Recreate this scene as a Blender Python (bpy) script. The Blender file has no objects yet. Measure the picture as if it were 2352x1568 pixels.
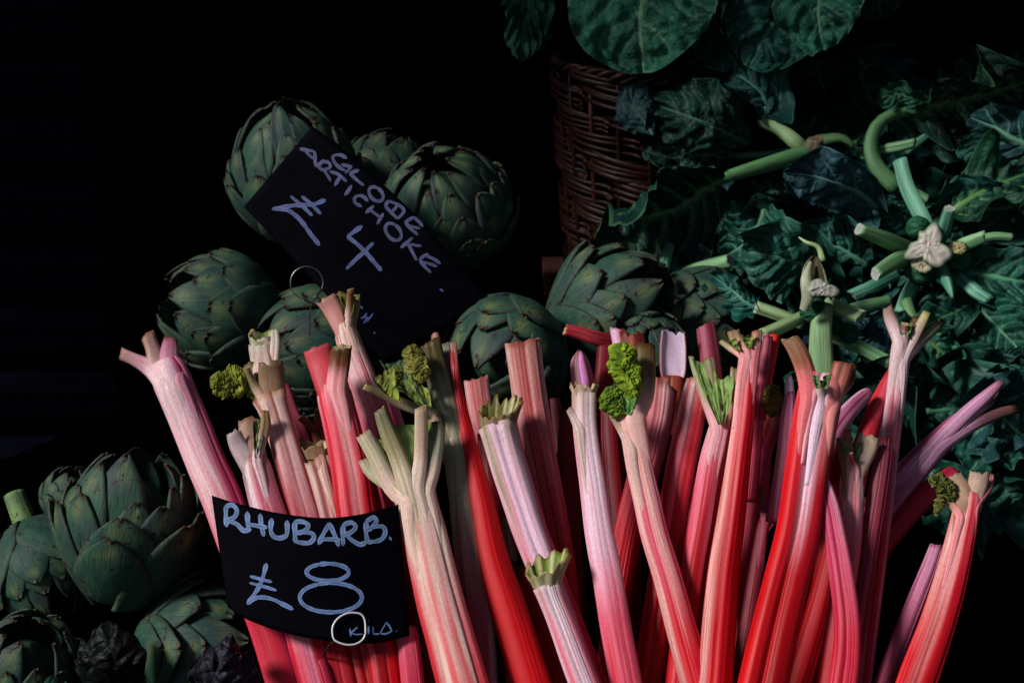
import bpy, math, random
import numpy as np
from mathutils import Vector, Matrix, noise as mn
S = bpy.context.scene
# ------------------------------------------------------------------ camera, world, sun, exposure
PITCH = math.radians(18)
CAM = Vector((0, 0, 1.5))
FW = Vector((0, math.cos(PITCH), -math.sin(PITCH)))
UP = Vector((0, math.sin(PITCH), math.cos(PITCH)))
RT = Vector((1, 0, 0))
cam = bpy.data.cameras.new('camera'); camo = bpy.data.objects.new('camera', cam)
S.collection.objects.link(camo)
camo.location = CAM; camo.rotation_euler = (math.radians(90) - PITCH, 0, 0)
cam.lens = 60; cam.sensor_width = 36; cam.clip_end = 200; cam.clip_start = 0.05
cam.dof.use_dof = True; cam.dof.focus_distance = 1.47; cam.dof.aperture_fstop = 12
S.camera = camo
SUN_DIR = Vector((-0.70, -0.34, 0.63)).normalized()      # towards the sun: up, left, behind the viewer
w = bpy.data.worlds.new('World'); S.world = w; w.use_nodes = True
wn = w.node_tree; bg = wn.nodes['Background']
sky = wn.nodes.new('ShaderNodeTexSky'); sky.sky_type = 'NISHITA'; sky.sun_disc = False
sky.sun_elevation = math.asin(SUN_DIR.z); sky.sun_rotation = math.atan2(SUN_DIR.x, SUN_DIR.y)
wn.links.new(sky.outputs[0], bg.inputs[0]); bg.inputs[1].default_value = 0.05
sl = bpy.data.lights.new('sun', 'SUN'); sl.energy = 5.0; sl.angle = math.radians(12); sl.color = (1, 0.98, 0.97)
so = bpy.data.objects.new('sun', sl); S.collection.objects.link(so)
so.rotation_euler = SUN_DIR.to_track_quat('Z', 'Y').to_euler()
S.view_settings.view_transform = 'Standard'; S.view_settings.look = 'None'
S.view_settings.exposure = -0.58; S.view_settings.gamma = 1
S.cycles.max_bounces = 4; S.cycles.diffuse_bounces = 2; S.cycles.use_denoising = True

K = 3920.0
def P(x, y, d):                                    # a point d metres from the viewer
    d = float(d); x = float(x); y = float(y)
    return CAM + d * (FW + RT * ((x - 1176) / K) - UP * ((y - 784) / K))
def CF(v): return (RT * v[0] + UP * v[1] - FW * v[2])
def lin(c):
    return tuple(((v / 255 + 0.055) / 1.055) ** 2.4 if v > 10.3 else v / 255 / 12.92 for v in c[:3])
rnd = random.Random(7)

# ------------------------------------------------------------------ materials
def newmat(name, rough=0.5, spec=0.5):
    m = bpy.data.materials.new(name); m.use_nodes = True
    b = m.node_tree.nodes['Principled BSDF']; b.inputs['Roughness'].default_value = rough
    b.inputs['Specular IOR Level'].default_value = spec
    return m, m.node_tree, b
def N(nt, t, **kw):
    n = nt.nodes.new(t)
    for k, v in kw.items():
        if k in n.inputs: n.inputs[k].default_value = v
        else: setattr(n, k, v)
    return n
def uvscale(nt, sx, sy):
    uv = N(nt, 'ShaderNodeUVMap'); mp = N(nt, 'ShaderNodeMapping'); mp.inputs['Scale'].default_value = (sx, sy, 1)
    nt.links.new(uv.outputs[0], mp.inputs[0]); return mp
def ramp(nt, src, stops):
    r = N(nt, 'ShaderNodeValToRGB')
    el = r.color_ramp.elements
    el[0].position = stops[0][0]; el[0].color = (*stops[0][1], 1)
    el[1].position = stops[-1][0]; el[1].color = (*stops[-1][1], 1)
    for p, c in stops[1:-1]:
        e = el.new(p); e.color = (*c, 1)
    nt.links.new(src, r.inputs[0]); return r
def mix(nt, fac, a, b, mode='MIX'):
    m = N(nt, 'ShaderNodeMix'); m.data_type = 'RGBA'; m.blend_type = mode
    for s, v in ((m.inputs[0], fac), (m.inputs[6], a), (m.inputs[7], b)):
        if hasattr(v, 'is_linked'): nt.links.new(v, s)
        elif isinstance(v, tuple): s.default_value = (*v[:3], 1)
        else: s.default_value = v
    return m.outputs[2]
def bump(nt, b, h, strength, dist=0.002):
    bp = N(nt, 'ShaderNodeBump'); bp.inputs['Strength'].default_value = strength; bp.inputs['Distance'].default_value = dist
    nt.links.new(h, bp.inputs['Height']); nt.links.new(bp.outputs[0], b.inputs['Normal'])

def rhubarb_material():
    m, nt, b = newmat('rhubarb_skin', 0.45, 0.22)
    at = N(nt, 'ShaderNodeVertexColor', layer_name='Col')
    mp = uvscale(nt, 800, 14); n1 = N(nt, 'ShaderNodeTexNoise', Scale=1.0, Detail=4.0, Roughness=0.6); nt.links.new(mp.outputs[0], n1.inputs[0])
    r1 = ramp(nt, n1.outputs[0], [(0.28, (0.82, 0.7, 0.7)), (0.5, (0.97, 0.96, 0.96)), (0.75, (1.12, 1.16, 1.16))])
    c = mix(nt, 1.0, at.outputs[0], r1.outputs[0], 'MULTIPLY')
    mp2 = uvscale(nt, 520, 300); n2 = N(nt, 'ShaderNodeTexNoise', Scale=1.0, Detail=5.0, Roughness=0.72); nt.links.new(mp2.outputs[0], n2.inputs[0])
    r2 = ramp(nt, n2.outputs[0], [(0.42, (1.08, 1.12, 1.12)), (0.56, (1.0, 0.78, 0.78)), (0.7, (0.85, 0.45, 0.42))])
    c = mix(nt, 0.6, c, mix(nt, 1.0, c, r2.outputs[0], 'MULTIPLY'))
    mp3 = uvscale(nt, 260, 120); n3 = N(nt, 'ShaderNodeTexNoise', Scale=1.0, Detail=2.0); nt.links.new(mp3.outputs[0], n3.inputs[0])
    r3 = ramp(nt, n3.outputs[0], [(0.755, (0, 0, 0)), (0.79, (1, 1, 1))])
    c = mix(nt, r3.outputs[0], c, (0.12, 0.05, 0.03))
    nt.links.new(c, b.inputs['Base Color'])
    b.inputs['Subsurface Weight'].default_value = 0.12; b.inputs['Subsurface Radius'].default_value = (1, 0.35, 0.3); b.inputs['Subsurface Scale'].default_value = 0.003
    bump(nt, b, n1.outputs[0], 0.3, 0.0010)
    return m
def leaf_material(name, dry=False):
    m, nt, b = newmat(name, 0.55, 0.22)
    at = N(nt, 'ShaderNodeVertexColor', layer_name='Col')
    mp = uvscale(nt, 1, 1)
    dn = N(nt, 'ShaderNodeTexNoise', Scale=90.0, Detail=2.0); nt.links.new(mp.outputs[0], dn.inputs[0])
    mv = N(nt, 'ShaderNodeVectorMath', operation='MULTIPLY_ADD')
    nt.links.new(dn.outputs[1], mv.inputs[0]); mv.inputs[1].default_value = (0.006, 0.006, 0); nt.links.new(mp.outputs[0], mv.inputs[2])
    vo = N(nt, 'ShaderNodeTexVoronoi', feature='DISTANCE_TO_EDGE', Scale=75.0); nt.links.new(mv.outputs[0], vo.inputs[0])
    rv = ramp(nt, vo.outputs[0], [(0.0, (1, 1, 1)), (0.09, (0, 0, 0))])
    n2 = N(nt, 'ShaderNodeTexNoise', Scale=28.0, Detail=5.0); nt.links.new(mp.outputs[0], n2.inputs[0])
    r2 = ramp(nt, n2.outputs[0], [(0.3, (0.6, 0.62, 0.7)), (0.7, (1.35, 1.3, 1.3))])
    c = mix(nt, 1.0, at.outputs[0], r2.outputs[0], 'MULTIPLY')
    cv = mix(nt, 1.0, c, (1.5, 1.55, 1.45), 'MULTIPLY')
    f = N(nt, 'ShaderNodeMath', operation='MULTIPLY'); nt.links.new(rv.outputs[0], f.inputs[0]); f.inputs[1].default_value = 0.45
    c = mix(nt, f.outputs[0], c, cv)
    nt.links.new(c, b.inputs['Base Color'])
    inv = N(nt, 'ShaderNodeMath', operation='MINIMUM'); nt.links.new(vo.outputs[0], inv.inputs[0]); inv.inputs[1].default_value = 0.25
    bump(nt, b, inv.outputs[0], 0.8, 0.006)
    return m
def artichoke_material():
    m, nt, b = newmat('artichoke_skin', 0.55, 0.2)
    at = N(nt, 'ShaderNodeVertexColor', layer_name='Col')
    oi = N(nt, 'ShaderNodeObjectInfo')
    uv = N(nt, 'ShaderNodeUVMap')
    def mapped(sx, sy):
        mp = N(nt, 'ShaderNodeMapping'); mp.inputs['Scale'].default_value = (sx, sy, 1)
        cx = N(nt, 'ShaderNodeCombineXYZ'); mu = N(nt, 'ShaderNodeMath', operation='MULTIPLY'); mu.inputs[1].default_value = 37.0
        nt.links.new(oi.outputs['Random'], mu.inputs[0]); nt.links.new(mu.outputs[0], cx.inputs[2])
        nt.links.new(mu.outputs[0], cx.inputs[0])
        nt.links.new(uv.outputs[0], mp.inputs[0]); nt.links.new(cx.outputs[0], mp.inputs['Location']); return mp
    mp = mapped(55, 5); n1 = N(nt, 'ShaderNodeTexNoise', Scale=1.0, Detail=4.0); nt.links.new(mp.outputs[0], n1.inputs[0])
    r1 = ramp(nt, n1.outputs[0], [(0.3, (0.62, 0.65, 0.68)), (0.55, (1, 1, 1)), (0.75, (1.5, 1.45, 1.35))])
    c = mix(nt, 1.0, at.outputs[0], r1.outputs[0], 'MULTIPLY')
    mp2 = mapped(3, 3); n2 = N(nt, 'ShaderNodeTexNoise', Scale=1.0, Detail=3.0); nt.links.new(mp2.outputs[0], n2.inputs[0])
    r2 = ramp(nt, n2.outputs[0], [(0.35, (0.75, 0.8, 0.95)), (0.65, (1.25, 1.2, 1.0))])
    c = mix(nt, 1.0, c, r2.outputs[0], 'MULTIPLY')
    mp3 = mapped(7, 13); n3 = N(nt, 'ShaderNodeTexNoise', Scale=1.0, Detail=3.0, Roughness=0.65); nt.links.new(mp3.outputs[0], n3.inputs[0])
    r3 = ramp(nt, n3.outputs[0], [(0.61, (0, 0, 0)), (0.66, (1, 1, 1))])
    c = mix(nt, r3.outputs[0], c, lin((48, 30, 30)))
    nt.links.new(c, b.inputs['Base Color']); bump(nt, b, n1.outputs[0], 0.3, 0.002)
    return m
def simple(name, col, rough=0.6, spec=0.4, scale=40, amt=0.3, bmp=0.2, metal=0, stretch=(1, 1, 1)):
    m, nt, b = newmat(name, rough, spec); b.inputs['Metallic'].default_value = metal
    tc = N(nt, 'ShaderNodeTexCoord'); mp = N(nt, 'ShaderNodeMapping'); mp.inputs['Scale'].default_value = stretch
    nt.links.new(tc.outputs['Object'], mp.inputs[0])
    n1 = N(nt, 'ShaderNodeTexNoise', Scale=scale, Detail=5.0); nt.links.new(mp.outputs[0], n1.inputs[0])
    c = lin(col); r = ramp(nt, n1.outputs[0], [(0.3, tuple(v * (1 - amt) for v in c)), (0.7, tuple(v * (1 + amt) for v in c))])
    nt.links.new(r.outputs[0], b.inputs['Base Color'])
    if bmp: bump(nt, b, n1.outputs[0], bmp, 0.002)
    return m
MR = rhubarb_material(); ML = leaf_material('greens_leaf'); MA = artichoke_material()
def attrmat(name, rough, sc, lo, hi, bm):
    m, nt, b = newmat(name, rough, 0.4)
    at = N(nt, 'ShaderNodeVertexColor', layer_name='Col'); tc = uvscale(nt, 900, 45)
    n1 = N(nt, 'ShaderNodeTexNoise', Scale=1.0, Detail=5.0); nt.links.new(tc.outputs[0], n1.inputs[0])
    r = ramp(nt, n1.outputs[0], [(0.3, (lo,) * 3), (0.7, (hi,) * 3)])
    nt.links.new(mix(nt, 1.0, at.outputs[0], r.outputs[0], 'MULTIPLY'), b.inputs['Base Color'])
    bump(nt, b, n1.outputs[0], bm, 0.002); return m
MG = attrmat('cut_stem', 0.5, 160, 0.7, 1.3, 0.4)
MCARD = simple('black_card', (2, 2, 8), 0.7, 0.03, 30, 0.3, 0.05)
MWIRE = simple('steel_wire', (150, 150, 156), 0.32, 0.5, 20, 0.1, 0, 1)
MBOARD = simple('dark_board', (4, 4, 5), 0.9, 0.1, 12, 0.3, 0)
MSHADE = simple('shade_black_cloth', (1, 1, 1.5), 1.0, 0.0, 12, 0.3, 0)  # near-black colour stands in for the deep shade of the stall
MSHUT = simple('shutter_paint', (15, 15, 32), 0.9, 0.04, 60, 0.3, 0.1)
MWICK = simple('wicker', (52, 26, 19), 0.45, 0.25, 90, 0.55, 0.5)
_nt = MWICK.node_tree; _b = _nt.nodes['Principled BSDF']; _l = _b.inputs['Base Color'].links[0].from_socket
_oi = N(_nt, 'ShaderNodeObjectInfo'); _r = ramp(_nt, _oi.outputs['Random'], [(0.0, (0.35, 0.3, 0.3)), (0.8, (0.9, 0.9, 0.9)), (0.93, (1.2, 1.1, 1.0)), (1.0, (3.2, 3.0, 2.4))])
_nt.links.new(mix(_nt, 1.0, _l, _r.outputs[0], 'MULTIPLY'), _b.inputs['Base Color'])
MWOOD = simple('crate_wood', (70, 38, 24), 0.7, 0.3, 22, 0.6, 0.4, 0, (1, 6, 12))
MBOX = simple('brown_box', (98, 58, 52), 0.8, 0.2, 50, 0.15, 0.05)
def chalk():
    m, nt, b = newmat('chalk_pen', 0.7, 0.2)
    at = N(nt, 'ShaderNodeVertexColor', layer_name='Col')
    mp = uvscale(nt, 2600, 160); n1 = N(nt, 'ShaderNodeTexNoise', Scale=1.0, Detail=5.0, Roughness=0.7); nt.links.new(mp.outputs[0], n1.inputs[0])
    r1 = ramp(nt, n1.outputs[0], [(0.33, (0.18, 0.18, 0.28)), (0.5, (0.85, 0.88, 0.95)), (0.72, (1.7, 1.65, 1.5))])
    nt.links.new(mix(nt, 1.0, at.outputs[0], r1.outputs[0], 'MULTIPLY'), b.inputs['Base Color']); return m
MCHALK = chalk()

# ------------------------------------------------------------------ mesh helpers
def mesh_obj(name, verts, faces, mat, parent=None, cols=None, uvs=None, smooth=True):
    me = bpy.data.meshes.new(name)
    me.from_pydata([tuple(v) for v in verts], [], faces)
    if cols is not None:
        a = me.color_attributes.new('Col', 'FLOAT_COLOR', 'POINT')
        c = np.ones((len(verts), 4), dtype=np.float32); c[:, :3] = np.clip(np.array(cols, dtype=np.float32), 0, 1)
        a.data.foreach_set('color', c.ravel())
    if uvs is not None:
        ul = me.uv_layers.new(name='UVMap'); li = np.empty(len(me.loops), dtype=np.int32)
        me.loops.foreach_get('vertex_index', li)
        ul.data.foreach_set('uv', np.array(uvs, dtype=np.float32)[li].ravel())
    if smooth: me.polygons.foreach_set('use_smooth', [True] * len(me.polygons))
    me.materials.append(mat)
    o = bpy.data.objects.new(name, me); S.collection.objects.link(o)
    if parent: o.parent = parent; o.matrix_parent_inverse = parent.matrix_basis.inverted()
    return o
def empty(name, loc):
    o = bpy.data.objects.new(name, None); S.collection.objects.link(o); o.location = loc; o.empty_display_size = 0.02
    return o
def tag(o, label, cat, group=None, kind=None):
    if label: o['label'] = label
    if cat: o['category'] = cat
    if group: o['group'] = group
    if kind: o['kind'] = kind
    return o
def grid_faces(nr, nc, wrap=False, off=0, flip=False):
    f = []
    for i in range(nr - 1):
        for j in range(nc if wrap else nc - 1):
            a = off + i * nc + j; b = off + i * nc + (j + 1) % nc; c = b + nc; d = a + nc
            f.append((a, d, c, b) if flip else (a, b, c, d))
    return f
def catmull(pts, n):
    p = np.array(pts, dtype=float)
    if len(p) == 2:
        t = np.linspace(0, 1, n)[:, None]; return p[0] * (1 - t) + p[1] * t
    seg = np.r_[0, np.cumsum(np.linalg.norm(np.diff(p[:, :2], axis=0), axis=1))]
    ext = np.vstack([2 * p[0] - p[1], p, 2 * p[-1] - p[-2]]); out = []
    for s in np.linspace(0, seg[-1], n):
        k = min(max(np.searchsorted(seg, s, 'right') - 1, 0), len(p) - 2)
        t = (s - seg[k]) / max(seg[k + 1] - seg[k], 1e-9)
        a, b, c, d = ext[k], ext[k + 1], ext[k + 2], ext[k + 3]
        out.append(0.5 * ((2 * b) + (-a + c) * t + (2 * a - 5 * b + 4 * c - d) * t * t + (-a + 3 * b - 3 * c + d) * t ** 3))
    return np.array(out)
def frames(p3, ref=None):
    out = []
    for i in range(len(p3)):
        T = (p3[min(i + 1, len(p3) - 1)] - p3[max(i - 1, 0)]).normalized()
        V = (CAM - p3[i]).normalized() if ref is None else ref
        s = T.cross(V)
        s = s.normalized() if s.length > 1e-4 else RT.copy()
        out.append((T, s, s.cross(T) * (1 if s.cross(T).dot(V) > 0 else -1)))
    return out
def keycol(keys, t):
    for (a, ca), (b, cb) in zip(keys, keys[1:]):
        if t <= b:
            k = max(0, (t - a) / (b - a)); return [x + (y - x) * k for x, y in zip(ca, cb)]
    return list(keys[-1][1])
def sat(c):
    r, g, b = lin(c)
    return (r, g * 0.60, b * 0.85) if r > 1.9 * g else ((r, g * 0.94, b * 1.08) if r > 1.25 * g else (r, g, b))
def pal(*rows): return [[(t, sat(c)) for t, c in r] for r in rows]
PAL = {
 'lilac': pal([(0, (222, 190, 200)), (.25, (236, 192, 200)), (.6, (238, 150, 155)), (1, (222, 70, 85))], [(0, (190, 130, 160)), (.3, (200, 80, 120)), (1, (185, 22, 48))]),
 'white': pal([(0, (205, 190, 175)), (.2, (236, 214, 222)), (.7, (236, 208, 214)), (1, (232, 150, 155))], [(0, (165, 150, 125)), (.3, (222, 160, 158)), (.8, (222, 100, 105)), (1, (205, 40, 60))]),
 'cream': pal([(0, (210, 205, 175)), (.25, (225, 205, 185)), (.6, (228, 150, 135)), (1, (224, 75, 75))], [(0, (165, 160, 120)), (.25, (212, 130, 115)), (.5, (215, 80, 75)), (1, (185, 25, 35))]),
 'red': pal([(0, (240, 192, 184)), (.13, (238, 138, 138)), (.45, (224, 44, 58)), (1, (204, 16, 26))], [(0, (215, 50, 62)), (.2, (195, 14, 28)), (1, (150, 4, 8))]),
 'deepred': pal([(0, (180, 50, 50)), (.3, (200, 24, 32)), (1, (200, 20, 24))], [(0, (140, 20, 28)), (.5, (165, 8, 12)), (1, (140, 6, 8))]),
 'tan': pal([(0, (228, 208, 190)), (.3, (222, 184, 172)), (.7, (212, 124, 122)), (1, (195, 60, 65))], [(0, (170, 120, 95)), (.4, (180, 95, 85)), (1, (170, 25, 30))]),
 'pink': pal([(0, (226, 206, 190)), (.2, (234, 194, 186)), (.5, (230, 138, 144)), (1, (208, 28, 42))], [(0, (200, 150, 130)), (.3, (208, 66, 72)), (1, (165, 8, 14))]),
 'gray': pal([(0, (150, 150, 120)), (.3, (178, 172, 150)), (1, (170, 130, 125))], [(0, (110, 108, 72)), (.4, (140, 128, 108)), (1, (140, 80, 80))]),
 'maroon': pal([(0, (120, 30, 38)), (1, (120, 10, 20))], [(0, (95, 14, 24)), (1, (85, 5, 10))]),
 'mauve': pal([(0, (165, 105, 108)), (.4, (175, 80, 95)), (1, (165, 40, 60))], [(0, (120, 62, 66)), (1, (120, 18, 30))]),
 'violet': pal([(0, (226, 184, 204)), (.5, (205, 130, 152)), (1, (170, 50, 72))], [(0, (150, 90, 110)), (.5, (140, 60, 85)), (1, (125, 18, 35))]),
 'coral': pal([(0, (240, 90, 75)), (1, (225, 60, 50))], [(0, (225, 60, 48)), (1, (195, 35, 28))]),
 'pinkred': pal([(0, (215, 90, 110)), (1, (205, 28, 55))], [(0, (180, 40, 60)), (1, (155, 10, 30))]),
 'dry': pal([(0, (150, 85, 50)), (.3, (175, 90, 70)), (1, (180, 50, 50))], [(0, (95, 50, 25)), (.3, (140, 55, 45)), (1, (140, 22, 25))]),
}
CUT = lin((205, 195, 165))
def rod(name, pts, parent, mat=None, A=None, B=None, cut=CUT, nseg=22, nang=26, ribs=0.05, flat=0.72, tlen=650., endmode='cut', jag=0.12, seed=None, tofs=0., roundend=False, groove=0.0, bands=(), flare=0.0):
    """pts: (x, y, width, depth) from the top / free end downwards."""
    seed = rnd.random() * 100 if seed is None else seed
    q = catmull(pts, nseg); p3 = [P(a[0], a[1], a[3]) for a in q]; fr = frames(p3)
    rad = [max(a[2], 2) * a[3] / K / 2 for a in q]
    L = np.r_[0, np.cumsum(np.linalg.norm(np.diff(q[:, :2], axis=0), axis=1))] / tlen + tofs
    R = random.Random(seed)
    th = [2 * math.pi * j / nang for j in range(nang)]
    gl = []; t0 = R.random() * 0.8                     # grooves come in uneven bunches
    while t0 < 6.1:
        for q_ in range(R.choice((1, 2, 3, 4))): gl.append((t0, R.uniform(0.05, 0.10), R.uniform(0.5, 1.3))); t0 += R.uniform(0.16, 0.27)
        t0 += R.uniform(0.35, 1.0)
    wid = max(0.05, 4.6 / nang)
    def gsum(t): return sum(d_ * math.exp(-(min(abs(t - c_), 6.2832 - abs(t - c_)) / max(w_, wid * 0.75)) ** 2) for c_, w_, d_ in gl)
    gd = [min(1.3, gsum(t)) for t in th]
    lob = [0.04 * math.cos(3 * t + seed) + 0.02 * math.cos(5 * t + seed * 2) for t in th]
    slope = R.uniform(-0.45, 0.45)
    rib = [l_ - ribs * 1.5 * g_ for l_, g_ in zip(lob, gd)]
    gr = [groove * math.exp(-((math.cos(t) - 0.05) / 0.16) ** 2) * (1 if math.sin(t) > 0 else 0.3) for t in th]
    verts = []; cols = []; uvs = []; circ = 2 * math.pi
    for i in range(nseg):
        T, s, t_ = fr[i]; r = rad[i]
        if roundend == 1 and i < 3: r *= (0.74, 0.95, 1.0)[i]
        if roundend == 2 and i < 4: r *= (0.45, 0.78, 0.92, 0.98)[i]
        for j in range(nang):
            rr = r * (1 + flare * math.exp(-L[i] * 14)) * (1 + rib[j] - gr[j] + 0.03 * mn.noise(Vector((math.cos(th[j]) * 1.2, math.sin(th[j]) * 1.2, L[i] * 5 + seed))))
            p = p3[i] + s * (math.cos(th[j]) * rr) + t_ * (math.sin(th[j]) * rr * flat)
            if i == 0 and endmode == 'cut': p = p + T * (slope * r * math.cos(th[j]) * (jag > 0) + jag * r * (mn.noise(Vector((math.cos(th[j]) * 2.5, math.sin(th[j]) * 2.5, seed))) * 2 + 0.5 * mn.noise(Vector((th[j] * 3, seed, 0)))))
            verts.append(p)
            k = 0.40 + 0.12 * min(1, L[i]) + 1.5 * mn.noise(Vector((math.cos(th[j]) * 1.5 + seed, math.sin(th[j]) * 1.5, L[i] * 0.9)))
            k += 0.35 * mn.noise(Vector((th[j] * 7 + seed, L[i] * 5, 1.0))) + 0.28 * gd[j] * (ribs > 0.03)
            k = min(1, max(0, k + (0.4 if groove and gr[j] > 0.3 * groove else 0)))
            a = keycol(A, L[i] + 0.07 * mn.noise(Vector((th[j] * 2, seed, 3)))); bb = keycol(B, L[i])
            cc = [x + (y - x) * k for x, y in zip(a, bb)]
            for xc, hw, bc, t1_, t2_ in bands:
                f_ = max(0, 1 - (abs(-math.cos(th[j]) - xc) / (hw * 1.25)) ** 2) * (1 if math.sin(th[j]) > -0.2 else 0) * max(0, min(1, (t2_ - L[i]) / max(1e-3, t2_ - t1_)))
                f_ *= 0.85 + 0.9 * mn.noise(Vector((th[j] * 9, L[i] * 3.5, seed)))
                cc = [x + (y - x) * min(1, max(0, f_)) for x, y in zip(cc, bc)]
            if i == 0 and jag > 0 and mat is None: cc = [cc[0] * 0.65, cc[1] * 0.5, cc[2] * 0.4]
            cols.append(cc)
            uvs.append((th[j] * rad[nseg // 2] , L[i] * tlen * 0.00037 + seed))
    faces = grid_faces(nseg, nang, wrap=True)
    # cap at free end: rim, recessed pith
    T, s, t_ = fr[0]; base = len(verts)
    for f_, dz in ((0.86, 0.0), (0.5, 0.10)):
        for j in range(nang):
            p = p3[0] + (verts[j] - p3[0]) * f_ + T * (dz * rad[0])
            verts.append(p); cols.append([x * (0.85 if f_ > 0.6 else 0.7) for x in cut]); uvs.append((th[j] * 0.01 * f_, seed))
    verts.append(p3[0] + T * (0.16 * rad[0])); cols.append([x * 0.6 for x in cut]); uvs.append((0, seed))
    n = nang
    for j in range(n):
        k = (j + 1) % n
        faces += [(k, j, base + j, base + k), (base + k, base + j, base + n + j, base + n + k), (base + n + k, base + n + j, base + 2 * n)]
    # bottom closed
    faces.append(tuple((nseg - 1) * nang + j for j in range(nang)))
    return mesh_obj(name, verts, faces, mat or MR, parent, cols, uvs)
def blade(name, pts, parent, A, inner, openf=1, nseg=24, nang=11, seed=None, depth=0.55, thick=0.16, jag=0.25):
    """trough-shaped cut leaf rib: outer skin colour keys A, inner colour; openf 1 shows the hollow to the viewer"""
    seed = rnd.random() * 100 if seed is None else seed
    q = catmull(pts, nseg); p3 = [P(a[0], a[1], a[3]) for a in q]; fr = frames(p3)
    verts = []; cols = []; uvs = []
    for i in range(nseg):
        T, s, t_ = fr[i]; r = max(q[i][2], 2) * q[i][3] / K / 2; v = i / (nseg - 1)
        loop = []
        for j in range(nang):
            a = math.pi * (j / (nang - 1)); loop.append((-math.cos(a), math.sin(a) * depth, 0))
        for j in range(nang):
            a = math.pi * (1 - j / (nang - 1)); loop.append((-math.cos(a) * (1 - thick), (math.sin(a) * (depth - thick) - 0.02), 1))
        for j, (x, y, inn) in enumerate(loop):
            rb = 1 + 0.05 * math.sin(x * 13 + seed)
            p = p3[i] + s * (x * r) + t_ * (-openf * (y - 0.3) * r * rb)
            if i == 0: p = p + T * (jag * r * mn.noise(Vector((x * 2.2, seed, 0))) * 2)
            verts.append(p)
            c = list(inner) if inn else keycol(A, v * 0.35)
            k = 0.85 + 0.3 * mn.noise(Vector((x * 4, seed, v * 2))) 
            if i == 0: k *= 0.6
            cols.append([z * k for z in c]); uvs.append((x * r * 1.6, v * 0.05 + seed))
    n = 2 * nang
    faces = grid_faces(nseg, n, wrap=True)
    for j in range(nang - 1):
        faces.append((j + 1, j, n - 1 - j, n - 2 - j))
    return mesh_obj(name, verts, faces, MR, parent, cols, uvs)
def web(name, ca, cb, parent, col, bulge=0.003, n=14, m=12, seed=None, top=0.12, ruf=0.003):
    """thin leaf tissue left between two cut ribs; ca, cb: (x,y,d) from top down"""
    seed = rnd.random() * 100 if seed is None else seed
    a = catmull([(x, y, 0, d) for x, y, d in ca], n); b = catmull([(x, y, 0, d) for x, y, d in cb], n)
    verts = []; cols = []; uvs = []
    for side in (0, 1):
        for i in range(n):
            v = i / (n - 1)
            for j in range(m):
                u = j / (m - 1)
                yy = top * (1 - v) * 60 * (mn.noise(Vector((u * 3.2, seed, 0))) + 0.5 * mn.noise(Vector((u * 9, seed, 2))) + (0.9 * math.sin(u * math.pi)))
                x = a[i][0] * (1 - u) + b[i][0] * u; y = a[i][1] * (1 - u) + b[i][1] * u + yy
                d = a[i][3] * (1 - u) + b[i][3] * u + bulge * math.sin(math.pi * u) * (1 - 0.4 * v) + ruf * mn.noise(Vector((u * 5, v * 5, seed))) + side * 0.0012
                verts.append(P(x, y, d))
                vein = min(abs(((u * 2 - 1) * 2.0 + k) - (1 - v) * (1 if k % 2 else -1)) for k in (-1, 0, 1))
                t = 1 if vein < 0.08 else 0
                cc = [z * (0.8 + 0.5 * mn.noise(Vector((u * 4, v * 4, seed)))) for z in col]
                cols.append([z + (q_ - z) * 0.45 * t for z, q_ in zip(cc, lin((165, 180, 110)))]); uvs.append((u * 0.03, v * 0.04 + seed))
    f = grid_faces(n, m) + grid_faces(n, m, off=n * m, flip=True)
    for j in range(m - 1): f.append((j, n * m + j, n * m + j + 1, j + 1))
    for i in range(n - 1):
        f.append((i * m, (i + 1) * m, n * m + (i + 1) * m, n * m + i * m)); e = m - 1
        f.append((i * m + e, n * m + i * m + e, n * m + (i + 1) * m + e, (i + 1) * m + e))
    return mesh_obj(name, verts, f, ML, parent, cols, uvs)
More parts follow.
